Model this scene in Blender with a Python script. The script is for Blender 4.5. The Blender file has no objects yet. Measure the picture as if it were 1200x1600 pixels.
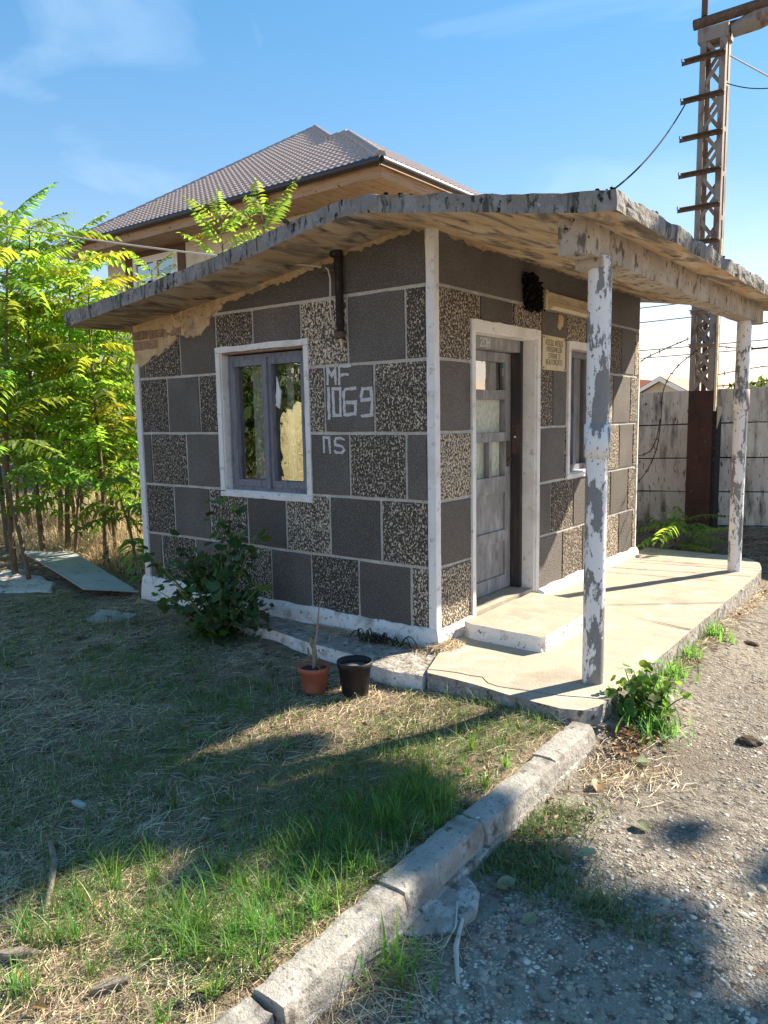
import bpy, bmesh, math, random
import numpy as np
from mathutils import Vector, Matrix, noise as mnoise

random.seed(7); rng = np.random.default_rng(7)
S = bpy.context.scene
COL = S.collection
R = math.radians

# ------------------------------------------------------------------ camera
CAM = Vector((2.6366, -3.9799, 1.5100))
RIGHT = Vector((0.79520, 0.60610, -0.01737)); UP = Vector((-0.06309, 0.11120, 0.99179)); FWD = Vector((-0.60306, 0.78757, -0.12666))
cam = bpy.data.cameras.new('camera'); cam.sensor_fit = 'HORIZONTAL'; cam.sensor_width = 36.0
cam.lens = 1175.35 / 1200 * 36.0; cam.clip_start = 0.05; cam.clip_end = 2000
co = bpy.data.objects.new('camera', cam); COL.objects.link(co); S.camera = co
co.matrix_world = Matrix(((RIGHT.x, UP.x, -FWD.x, CAM.x), (RIGHT.y, UP.y, -FWD.y, CAM.y), (RIGHT.z, UP.z, -FWD.z, CAM.z), (0, 0, 0, 1)))

# ------------------------------------------------------------------ light
SUN = Vector((0.3603, 0.7206, 0.5924)).normalized()
w = bpy.data.worlds.new('World'); S.world = w; w.use_nodes = True
nt = w.node_tree; bg = nt.nodes['Background']
sky = nt.nodes.new('ShaderNodeTexSky'); sky.sky_type = 'NISHITA'; sky.sun_disc = False
sky.sun_elevation = R(36.3); sky.sun_rotation = math.atan2(SUN.x, SUN.y)
sky.air_density = 1.0; sky.dust_density = 0.0; sky.ozone_density = 2.2; sky.altitude = 100
tc = nt.nodes.new('ShaderNodeTexCoord'); mp = nt.nodes.new('ShaderNodeMapping')
mp.inputs['Rotation'].default_value = (0.25, 0.35, 0.5); mp.inputs['Scale'].default_value = (1.3, 4.2, 6.0)
nz = nt.nodes.new('ShaderNodeTexNoise'); nz.inputs['Scale'].default_value = 1.1; nz.inputs['Detail'].default_value = 7; nz.inputs['Distortion'].default_value = 0.7
rp = nt.nodes.new('ShaderNodeMapRange'); rp.inputs['From Min'].default_value = 0.52; rp.inputs['From Max'].default_value = 0.80
rp.inputs['To Max'].default_value = 0.17
mx = nt.nodes.new('ShaderNodeMix'); mx.data_type = 'RGBA'; mx.inputs['B'].default_value = (4.4, 4.7, 5.0, 1)
L = nt.links.new
L(tc.outputs['Generated'], mp.inputs['Vector']); L(mp.outputs[0], nz.inputs['Vector']); L(nz.outputs[0], rp.inputs[0])
hs_ = nt.nodes.new('ShaderNodeHueSaturation'); hs_.inputs['Saturation'].default_value = 1.86; hs_.inputs['Value'].default_value = .97; gm_ = nt.nodes.new('ShaderNodeGamma'); gm_.inputs[1].default_value = .57
tn_ = nt.nodes.new('ShaderNodeMix'); tn_.data_type = 'RGBA'; tn_.blend_type = 'MULTIPLY'; tn_.inputs[0].default_value = 1; tn_.inputs['B'].default_value = (1.36, .935, .83, 1)
L(sky.outputs[0], gm_.inputs[0]); L(gm_.outputs[0], hs_.inputs['Color']); L(rp.outputs[0], mx.inputs[0]); L(hs_.outputs[0], tn_.inputs['A']); L(tn_.outputs['Result'], mx.inputs['A']); L(mx.outputs['Result'], bg.inputs[0])
bg.inputs[1].default_value = 0.12
sun = bpy.data.lights.new('sun', 'SUN'); sun.energy = 3.4; sun.angle = R(0.55); sun.color = (1.0, 0.88, 0.70)
so = bpy.data.objects.new('sun', sun); COL.objects.link(so); so.rotation_euler = SUN.to_track_quat('Z', 'Y').to_euler(); so.location = (6, 12, 20)
S.view_settings.view_transform = 'Standard'; S.view_settings.look = 'None'; S.view_settings.gamma = 1.0
S.view_settings.use_curve_mapping = False; S.view_settings.exposure = 2.06
S.cycles.max_bounces = 8; S.cycles.transparent_max_bounces = 12

# ------------------------------------------------------------------ materials
MATS = {}
def newmat(name):
    m = bpy.data.materials.new(name); m.use_nodes = True
    t = m.node_tree; b = t.nodes['Principled BSDF']; MATS[name] = m
    return m, t, b
def nd(t, kind, **kw):
    n = t.nodes.new('ShaderNode' + kind)
    for k, v in kw.items(): setattr(n, k, v)
    return n
def c4(c): return (c[0], c[1], c[2], 1)
def noise_mask(t, vec, scale, lo, hi, detail=4, dist=0.0, aniso=(1, 1, 1), rough=0.55, kind='noise', amount=1.0, rnd=0.0):
    mpn = nd(t, 'Mapping'); mpn.inputs['Scale'].default_value = aniso; t.links.new(vec, mpn.inputs['Vector'])
    if kind == 'noise':
        n = nd(t, 'TexNoise'); n.inputs['Scale'].default_value = scale; n.inputs['Detail'].default_value = detail
        n.inputs['Distortion'].default_value = dist; n.inputs['Roughness'].default_value = rough
    else:
        n = nd(t, 'TexVoronoi'); n.inputs['Scale'].default_value = scale
        if kind == 'edge': n.feature = 'DISTANCE_TO_EDGE'
    t.links.new(mpn.outputs[0], n.inputs['Vector'])
    r = nd(t, 'MapRange'); r.inputs['From Min'].default_value = lo; r.inputs['From Max'].default_value = hi; r.inputs['To Max'].default_value = amount
    src = n.outputs[0]
    if rnd:
        oi = nd(t, 'ObjectInfo'); m1 = nd(t, 'Math', operation='MULTIPLY_ADD'); m1.inputs[1].default_value = rnd; m1.inputs[2].default_value = -rnd / 2; t.links.new(oi.outputs['Random'], m1.inputs[0])
        m2 = nd(t, 'Math', operation='ADD'); t.links.new(src, m2.inputs[0]); t.links.new(m1.outputs[0], m2.inputs[1]); src = m2.outputs[0]
    t.links.new(src, r.inputs[0])
    return r.outputs[0]
def layered(name, base, layers=(), rough=0.85, bumps=(), coord='Object', spec=0.3, vary=0.0, metal=0.0):
    """base colour, then layers (colour, dict(mask)); bumps: (scale, strength, distance, aniso)"""
    m, t, b = newmat(name)
    tcn = nd(t, 'TexCoord'); vec = tcn.outputs[coord]
    rgb = nd(t, 'RGB'); rgb.outputs[0].default_value = c4(base); cur = rgb.outputs[0]
    hts = []
    for colr, mk in layers:
        mk = dict(mk); bp = mk.pop('bump', 0.0)
        f = noise_mask(t, vec, **mk)
        x = nd(t, 'Mix', data_type='RGBA'); x.inputs['B'].default_value = c4(colr)
        t.links.new(f, x.inputs[0]); t.links.new(cur, x.inputs['A']); cur = x.outputs['Result']
        if bp: hts.append((f, bp))
    if vary:
        oi = nd(t, 'ObjectInfo'); r = nd(t, 'MapRange'); r.inputs['To Min'].default_value = 1 - vary; r.inputs['To Max'].default_value = 1 + vary
        t.links.new(oi.outputs['Random'], r.inputs[0])
        h = nd(t, 'HueSaturation'); t.links.new(r.outputs[0], h.inputs['Value']); t.links.new(cur, h.inputs['Color']); cur = h.outputs[0]
    t.links.new(cur, b.inputs['Base Color'])
    b.inputs['Roughness'].default_value = rough; b.inputs['Specular IOR Level'].default_value = spec; b.inputs['Metallic'].default_value = metal
    prev = None
    for f, bp in hts:
        bn = nd(t, 'Bump'); bn.inputs['Strength'].default_value = 1.0; bn.inputs['Distance'].default_value = bp
        t.links.new(f, bn.inputs['Height'])
        if prev: t.links.new(prev, bn.inputs['Normal'])
        prev = bn.outputs[0]
    for bb in bumps:
        sc, st, di = bb[:3]; an = bb[3] if len(bb) > 3 else (1, 1, 1)
        f = noise_mask(t, vec, sc, 0.0, 1.0, detail=5, aniso=an)
        bn = nd(t, 'Bump'); bn.inputs['Strength'].default_value = st; bn.inputs['Distance'].default_value = di
        t.links.new(f, bn.inputs['Height'])
        if prev: t.links.new(prev, bn.inputs['Normal'])
        prev = bn.outputs[0]
    if prev: t.links.new(prev, b.inputs['Normal'])
    return m
def leafmat(name, col, trans, mix=0.5, attr=False, vary=0.15):
    m, t, b = newmat(name)
    out = t.nodes['Material Output']
    def varied(c):
        rgb = nd(t, 'RGB'); rgb.outputs[0].default_value = c4(c); cur = rgb.outputs[0]
        h = nd(t, 'HueSaturation'); t.links.new(cur, h.inputs['Color'])
        if attr:
            a = nd(t, 'Attribute', attribute_name='tone'); src = a.outputs['Fac']
        else:
            src = nd(t, 'ObjectInfo').outputs['Random']
        r = nd(t, 'MapRange'); r.inputs['To Min'].default_value = 1 - 2 * vary; r.inputs['To Max'].default_value = 1 + 2 * vary; t.links.new(src, r.inputs[0])
        r2 = nd(t, 'MapRange'); r2.inputs['To Min'].default_value = 0.5 - vary * .16; r2.inputs['To Max'].default_value = 0.5 + vary * .10; t.links.new(src, r2.inputs[0])
        t.links.new(r.outputs[0], h.inputs['Value']); t.links.new(r2.outputs[0], h.inputs['Hue'])
        return h.outputs[0]
    t.links.new(varied(col), b.inputs['Base Color']); b.inputs['Roughness'].default_value = 0.5; b.inputs['Specular IOR Level'].default_value = 0.35
    tr = nd(t, 'BsdfTranslucent'); t.links.new(varied(trans), tr.inputs['Color'])
    ms = nd(t, 'MixShader'); ms.inputs[0].default_value = mix
    t.links.new(b.outputs[0], ms.inputs[1]); t.links.new(tr.outputs[0], ms.inputs[2]); t.links.new(ms.outputs[0], out.inputs['Surface'])
    return m

layered('plain_render', (.152, .130, .113), [((.20, .178, .158), dict(scale=2.3, lo=.45, hi=.72, detail=3)), ((.03, .028, .028), dict(scale=210, lo=.50, hi=.62, detail=2, amount=.9)),
        ((.055, .05, .048), dict(scale=95, lo=.52, hi=.62, detail=3, amount=.75)), ((.30, .28, .265), dict(scale=120, lo=.60, hi=.68, detail=3, amount=.8)), ((.22, .195, .17), dict(scale=1.3, lo=.55, hi=.75, detail=6, amount=.6))], rough=.7, bumps=[(95, 1, .012), (30, .3, .004)], spec=.4, vary=.16)
layered('speckled_render', (.082, .068, .060), [((.028, .025, .024), dict(scale=200, lo=.5, hi=.66, detail=2, amount=.8)), ((.12, .11, .105), dict(scale=170, lo=.60, hi=.70, detail=2, amount=.7)),
        ((.34, .275, .21), dict(scale=84, lo=.520, hi=.545, detail=3.5, dist=.35, aniso=(1, 1, .72), bump=.007, rnd=.07)), ((.66, .56, .43), dict(scale=84, lo=.548, hi=.575, detail=3.5, dist=.35, aniso=(1, 1, .72), rnd=.07)),
        ((.52, .45, .35), dict(scale=120, lo=.625, hi=.65, detail=2, dist=.5, aniso=(1, 1, .7), bump=.003))], rough=.85, bumps=[(140, .8, .006)], spec=.25, vary=.13)
layered('joint_paint', (.52, .485, .44), [((.32, .295, .27), dict(scale=60, lo=.5, hi=.7, detail=4)), ((.62, .59, .55), dict(scale=9, lo=.5, hi=.7))], bumps=[(120, .6, .004)])
layered('ochre_plaster', (.56, .40, .235), [((.68, .53, .35), dict(scale=7, lo=.45, hi=.65, detail=5)), ((.22, .15, .10), dict(scale=16, lo=.58, hi=.75, detail=5)), ((.33, .27, .21), dict(scale=3, lo=.5, hi=.7))],
        rough=.95, bumps=[(18, .9, .03), (70, .5, .008)], spec=.1)
layered('brick_clay', (.30, .19, .14), [((.38, .30, .23), dict(scale=25, lo=.45, hi=.62, detail=5)), ((.13, .10, .08), dict(scale=60, lo=.58, hi=.7))], bumps=[(60, .8, .01)], vary=.2, rough=.95)
layered('white_paint', (.80, .78, .765), [((.52, .49, .46), dict(scale=22, lo=.58, hi=.72, detail=6)), ((.30, .28, .26), dict(scale=55, lo=.68, hi=.73, detail=5)), ((.60, .56, .50), dict(scale=3, lo=.5, hi=.75))],
        rough=.8, bumps=[(45, .5, .008), (140, .3, .003)])
layered('plinth_paint', (.76, .735, .71), [((.46, .42, .38), dict(scale=9, lo=.55, hi=.66, detail=7, bump=-.004)), ((.16, .145, .13), dict(scale=38, lo=.62, hi=.68, detail=5)), ((.24, .20, .16), dict(scale=5, lo=.60, hi=.72, detail=6, amount=.8))],
        rough=.9, bumps=[(30, .9, .015), (110, .5, .004)])
layered('roof_concrete', (.235, .22, .205), [((.30, .285, .265), dict(scale=11, lo=.45, hi=.62, detail=5)), ((.022, .021, .021), dict(scale=14, lo=.545, hi=.64, detail=6, aniso=(1.3, 1.3, .22), dist=.5, bump=-.004, amount=.72)),
        ((.03, .029, .028), dict(scale=33, lo=.60, hi=.68, detail=6, aniso=(1, 1, .5), bump=-.008)), ((.44, .42, .39), dict(scale=42, lo=.66, hi=.70, detail=3))], rough=.95, bumps=[(25, .9, .02), (90, .6, .006)], spec=.1)
layered('soffit_concrete', (.58, .415, .265), [((.68, .56, .42), dict(scale=5, lo=.45, hi=.65, detail=5, aniso=(1.0, .5, 1))), ((.23, .195, .165), dict(scale=4.5, lo=.48, hi=.62, detail=6, dist=.8, aniso=(1.5, .45, 1))),
        ((.13, .11, .095), dict(scale=13, lo=.56, hi=.70, detail=6, aniso=(1, .35, 1)))], rough=.95, bumps=[(9, .5, .02), (60, .5, .006)], spec=.1)
layered('beam_concrete', (.40, .335, .265), [((.50, .44, .37), dict(scale=6, lo=.45, hi=.65, detail=5)), ((.15, .12, .095), dict(scale=18, lo=.56, hi=.64, detail=6, aniso=(1, 1, .6), bump=-.005)), ((.03, .028, .027), dict(scale=40, lo=.63, hi=.68, detail=5))], rough=.92, bumps=[(40, .7, .01)])
layered('post_paint', (.78, .76, .75), [((.235, .225, .22), dict(scale=3.9, lo=.515, hi=.525, detail=9, aniso=(1.5, 1.5, .55), rough=.72, bump=-.003)), ((.20, .19, .18), dict(scale=45, lo=.63, hi=.645, detail=4, aniso=(1, 1, .6))),
        ((.34, .31, .27), dict(scale=3, lo=.62, hi=.72, detail=5, amount=.6))], rough=.7, bumps=[(80, .35, .004)])
layered('porch_concrete', (.43, .375, .295), [((.38, .335, .265), dict(scale=3.2, lo=.42, hi=.66, detail=6)), ((.55, .50, .42), dict(scale=7, lo=.52, hi=.7, detail=5)), ((.24, .205, .16), dict(scale=90, lo=.63, hi=.70, detail=3, amount=.7)),
        ((.29, .25, .20), dict(scale=1.6, lo=.58, hi=.68, detail=7, amount=.7)), ((.36, .32, .265), dict(scale=14, lo=.52, hi=.66, detail=7, amount=.7))], rough=.92, bumps=[(60, .5, .006), (240, .35, .002)], spec=.2)
layered('edge_concrete', (.30, .275, .24), [((.44, .42, .39), dict(scale=14, lo=.50, hi=.60, detail=6)), ((.12, .105, .09), dict(scale=20, lo=.55, hi=.66, detail=6)), ((.035, .03, .028), dict(scale=70, lo=.63, hi=.69))], rough=.95, bumps=[(35, 1, .02), (120, .6, .005)])
layered('kerb_concrete', (.33, .31, .28), [((.42, .395, .36), dict(scale=6, lo=.45, hi=.7, detail=6)), ((.16, .15, .14), dict(scale=60, lo=.60, hi=.68, detail=4)), ((.70, .68, .66), dict(scale=40, lo=.685, hi=.70, detail=5)), ((.17, .155, .135), dict(scale=4, lo=.54, hi=.72, detail=7)), ((.11, .10, .085), dict(scale=11, lo=.60, hi=.70, detail=7))],
        rough=.95, bumps=[(45, .8, .01), (160, .6, .004)])
layered('blue_wood', (.205, .205, .235), [((.11, .11, .135), dict(scale=14, lo=.5, hi=.7, detail=5, aniso=(3, 3, .5))), ((.32, .31, .32), dict(scale=30, lo=.64, hi=.70, detail=5, aniso=(2, 2, .4)))], rough=.7, bumps=[(40, .4, .004, (3, 3, .4))])
layered('door_wood', (.25, .24, .24), [((.38, .38, .39), dict(scale=5, lo=.45, hi=.68, detail=6, aniso=(2, 2, .8))), ((.13, .125, .13), dict(scale=16, lo=.58, hi=.70, detail=6, aniso=(3, 3, .5))), ((.07, .06, .055), dict(scale=40, lo=.67, hi=.71, detail=5, aniso=(2, 2, .4)))], rough=.8, bumps=[(40, .4, .004, (3, 3, .4))])
layered('dark_wood', (.045, .038, .038), [((.085, .075, .075), dict(scale=9, lo=.5, hi=.7, detail=5, aniso=(3, 3, .4)))], rough=.6, bumps=[(40, .4, .004, (3, 3, .4))])
layered('rust', (.12, .082, .066), [((.075, .055, .047), dict(scale=18, lo=.45, hi=.65, detail=6)), ((.24, .14, .085), dict(scale=40, lo=.58, hi=.70, detail=5))], rough=.9, bumps=[(60, .6, .005)])
layered('rust_box', (.058, .028, .022), [((.038, .020, .017), dict(scale=6, lo=.45, hi=.65, detail=6)), ((.13, .07, .05), dict(scale=22, lo=.62, hi=.72, detail=6))], rough=.8, bumps=[(60, .5, .004)])
layered('pylon_paint', (.25, .215, .19), [((.15, .085, .06), dict(scale=7, lo=.52, hi=.64, detail=7, aniso=(1, 1, .5))), ((.34, .29, .22), dict(scale=4, lo=.55, hi=.70, detail=6)), ((.10, .05, .035), dict(scale=22, lo=.62, hi=.70, detail=6))], rough=.75, bumps=[(60, .4, .004)])
layered('fence_concrete', (.55, .505, .44), [((.66, .61, .54), dict(scale=3.5, lo=.45, hi=.65, detail=5, aniso=(1.2, 1.2, .5))), ((.15, .138, .125), dict(scale=5, lo=.50, hi=.68, detail=7, aniso=(1.8, 1.8, .35))), ((.05, .048, .047), dict(scale=30, lo=.60, hi=.68, detail=6, aniso=(1.5, 1.5, .3)))],
        rough=.95, bumps=[(30, .7, .01), (110, .5, .004)], vary=.12)
layered('soil', (.22, .175, .125), [((.29, .23, .16), dict(scale=1.7, lo=.42, hi=.62, detail=7)), ((.05, .036, .026), dict(scale=9, lo=.5, hi=.68, detail=6)), ((.28, .22, .14), dict(scale=60, lo=.58, hi=.68, detail=4))], rough=1, bumps=[(30, 1, .03), (110, .8, .01)], spec=.05)
layered('road_dust', (.215, .19, .16), [((.31, .275, .225), dict(scale=1.1, lo=.42, hi=.62, detail=7)), ((.12, .105, .09), dict(scale=26, lo=.48, hi=.62, detail=6)), ((.44, .40, .34), dict(scale=70, lo=.60, hi=.66, detail=3)), ((.09, .08, .07), dict(scale=140, lo=.60, hi=.70, detail=3)), ((.17, .14, .11), dict(scale=.8, lo=.56, hi=.68, detail=6, amount=.7))],
        rough=.97, bumps=[(40, .9, .02), (130, .9, .008)], spec=.1)
layered('pebble', (.34, .31, .27), [((.22, .19, .165), dict(scale=20, lo=.45, hi=.7))], rough=.75, spec=.3)
layered('terracotta', (.33, .105, .065), [((.42, .17, .11), dict(scale=9, lo=.5, hi=.7, detail=5))], rough=.65, bumps=[(60, .2, .003)])
layered('black_plastic', (.014, .014, .018), [((.05, .045, .04), dict(scale=20, lo=.6, hi=.75, detail=5))], rough=.5)
layered('potting_soil', (.05, .036, .026), [((.10, .08, .06), dict(scale=60, lo=.5, hi=.65))], rough=1, bumps=[(80, 1, .01)])
layered('murky_water', (.17, .15, .12), rough=.08, spec=.5)
layered('slate_sheet', (.31, .335, .33), [((.38, .40, .39), dict(scale=3, lo=.45, hi=.7, detail=5)), ((.14, .145, .14), dict(scale=12, lo=.6, hi=.72, detail=5))], rough=.75, bumps=[(40, .3, .004)])
layered('whitewashed_concrete', (.52, .50, .48), [((.25, .225, .20), dict(scale=6, lo=.52, hi=.64, detail=7)), ((.10, .085, .07), dict(scale=18, lo=.58, hi=.68, detail=6))], rough=.95, bumps=[(30, .9, .02)])
layered('roof_tile', (.36, .295, .27), [((.42, .35, .32), dict(scale=3, lo=.5, hi=.7))], rough=.30, spec=.9)
layered('gutter_metal', (.035, .028, .030), rough=.45, spec=.5)
layered('fascia_wood', (.40, .255, .145), [((.28, .14, .065), dict(scale=4, lo=.5, hi=.68, detail=5, aniso=(.3, .3, 6))), ((.13, .06, .03), dict(scale=7, lo=.64, hi=.70, detail=3))], rough=.55, bumps=[(20, .2, .004)])
layered('soffit_wood', (.36, .225, .125), [((.26, .155, .085), dict(scale=4, lo=.5, hi=.7, detail=4))], rough=.5)
layered('cream_wall', (.68, .63, .50), [((.52, .46, .34), dict(scale=2, lo=.5, hi=.7))], rough=.9)
layered('brown_trim', (.13, .075, .05), rough=.7)
layered('pvc_white', (.78, .78, .77), rough=.35, spec=.5)
layered('pale_wall', (.62, .63, .65), [((.50, .50, .50), dict(scale=1.5, lo=.5, hi=.7))], rough=.9)
layered('wire_dark', (.03, .03, .035), rough=.9, spec=.05)
layered('wire_pale', (.50, .47, .43), rough=.6)
layered('wire_rusty', (.055, .035, .028), rough=.8)
layered('cable_black', (.022, .019, .018), [((.075, .055, .045), dict(scale=30, lo=.55, hi=.7))], rough=.85)
layered('sign_board', (.60, .51, .33), [((.50, .40, .24), dict(scale=14, lo=.52, hi=.7, detail=5)), ((.32, .22, .12), dict(scale=30, lo=.66, hi=.72, detail=5))], rough=.6)
layered('sign_ink', (.13, .10, .08), [((.30, .25, .18), dict(scale=60, lo=.55, hi=.7, detail=4))], rough=.7)
layered('chalk_paint', (.60, .585, .60), [((.15, .14, .135), dict(scale=130, lo=.57, hi=.66, detail=3))], rough=.95, bumps=[(150, .8, .004)])
layered('blue_card', (.02, .32, .45), rough=.4)
layered('white_card', (.75, .75, .75), rough=.4)
layered('lamp_cream', (.66, .55, .36), [((.45, .34, .20), dict(scale=12, lo=.52, hi=.7, detail=5, aniso=(1, .4, 1)))], rough=.5)
layered('soot_and_blocker', (.012, .011, .011), rough=1, bumps=[(50, 1, .02)], spec=.05)  # sooty cobweb, also the added light-blocking sheet behind the fence
layered('curtain_and_streak', (.80, .78, .68), [((.64, .62, .52), dict(scale=26, lo=.48, hi=.56, detail=3, dist=1.5, aniso=(1, 1, .5)))], rough=.9)
layered('interior', (.16, .14, .11), rough=1)
layered('bark', (.17, .125, .085), [((.09, .065, .045), dict(scale=20, lo=.5, hi=.65, detail=5, aniso=(1, 1, .4)))], rough=.95, bumps=[(40, .6, .006)])
layered('stem_green', (.16, .17, .06), rough=.7)
layered('dead_wood', (.26, .215, .17), [((.14, .11, .085), dict(scale=30, lo=.5, hi=.65, detail=5, aniso=(1, 1, .4)))], rough=.95, bumps=[(60, .7, .006)])
layered('moss', (.016, .016, .014), [((.05, .05, .035), dict(scale=40, lo=.55, hi=.7))], rough=1, bumps=[(60, 1, .01)], spec=.05)
layered('clod_earth', (.075, .052, .036), [((.13, .10, .07), dict(scale=30, lo=.5, hi=.65))], rough=1, bumps=[(50, 1, .015)])
layered('pink_roof', (.44, .23, .17), rough=.8)
layered('straw_yellow', (.66, .60, .33), [((.54, .48, .24), dict(scale=20, lo=.45, hi=.65, detail=5))], rough=.95, bumps=[(30, 1, .05)])
leafmat('leaf_bright', (.13, .25, .032), (.44, .64, .06), .56, vary=.22)
leafmat('leaf_yellow', (.28, .28, .025), (.72, .66, .04), .5, vary=.15)
leafmat('leaf_mid', (.075, .16, .03), (.28, .50, .06), .5, vary=.22)
leafmat('leaf_dark', (.055, .105, .042), (.12, .21, .05), .35, vary=.25)
leafmat('leaf_bush', (.05, .095, .04), (.11, .19, .045), .35, attr=True, vary=.3)
leafmat('leaf_fresh', (.07, .15, .025), (.22, .42, .04), .45, vary=.2)
leafmat('leaf_tree', (.055, .085, .025), (.16, .22, .03), .4, attr=True, vary=.25)
leafmat('grass_green', (.085, .185, .050), (.26, .48, .07), .45, attr=True, vary=.28)
leafmat('grass_dull', (.135, .19, .080), (.24, .32, .08), .4, attr=True, vary=.28)
leafmat('grass_straw', (.58, .48, .33), (.50, .37, .17), .3, attr=True, vary=.28)
leafmat('leaf_dry', (.26, .17, .09), (.32, .19, .08), .3, attr=True, vary=.25)
leafmat('leaf_fallen', (.27, .31, .19), (.30, .34, .15), .3, vary=.12)
leafmat('leaf_brown', (.24, .155, .085), (.30, .18, .08), .3, vary=.12)

def glass(name, tint, r0):
    m, t, b = newmat(name); out = t.nodes['Material Output']
    lw = nd(t, 'LayerWeight'); lw.inputs['Blend'].default_value = .5
    pw = nd(t, 'Math', operation='POWER'); pw.inputs[1].default_value = 4.0; t.links.new(lw.outputs['Facing'], pw.inputs[0])
    mr = nd(t, 'MapRange'); mr.inputs['To Min'].default_value = r0; t.links.new(pw.outputs[0], mr.inputs[0])
    gl = nd(t, 'BsdfGlossy'); gl.inputs['Roughness'].default_value = .012; gl.inputs['Color'].default_value = (.95, .95, .95, 1)
    tr = nd(t, 'BsdfTransparent'); tr.inputs['Color'].default_value = c4(tint)
    tcn = nd(t, 'TexCoord'); n = nd(t, 'TexNoise'); n.inputs['Scale'].default_value = 5.0; n.inputs['Detail'].default_value = 2
    t.links.new(tcn.outputs['Object'], n.inputs['Vector'])
    bp = nd(t, 'Bump'); bp.inputs['Strength'].default_value = .10; bp.inputs['Distance'].default_value = .02; t.links.new(n.outputs[0], bp.inputs['Height']); t.links.new(bp.outputs[0], gl.inputs['Normal'])
    ms = nd(t, 'MixShader'); t.links.new(mr.outputs[0], ms.inputs[0]); t.links.new(tr.outputs[0], ms.inputs[1]); t.links.new(gl.outputs[0], ms.inputs[2])
    t.links.new(ms.outputs[0], out.inputs['Surface'])
glass('window_glass', (.75, .77, .75), .28)
glass('door_glass', (.9, .92, .9), .05)
glass('sky_glass', (.5, .5, .5), .35)

# ------------------------------------------------------------------ object helpers
def link(o, parent=None):
    COL.objects.link(o)
    if parent is not None: o.parent = parent
    return o
def tag(o, label=None, cat=None, group=None, kind=None):
    if label: o['label'] = label
    if cat: o['category'] = cat
    if group: o['group'] = group
    if kind: o['kind'] = kind
    return o
def thing(name, label, cat, loc=(0, 0, 0), rz=0.0, group=None):
    o = bpy.data.objects.new(name, None); o.location = loc; o.rotation_euler = (0, 0, rz); o.empty_display_size = .1
    link(o); return tag(o, label, cat, group)
def copy_tree(o, parent=None):
    c = o.copy(); link(c)
    if parent is not None: c.parent = parent
    for ch in list(o.children): copy_tree(ch, c)
    return c

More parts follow.
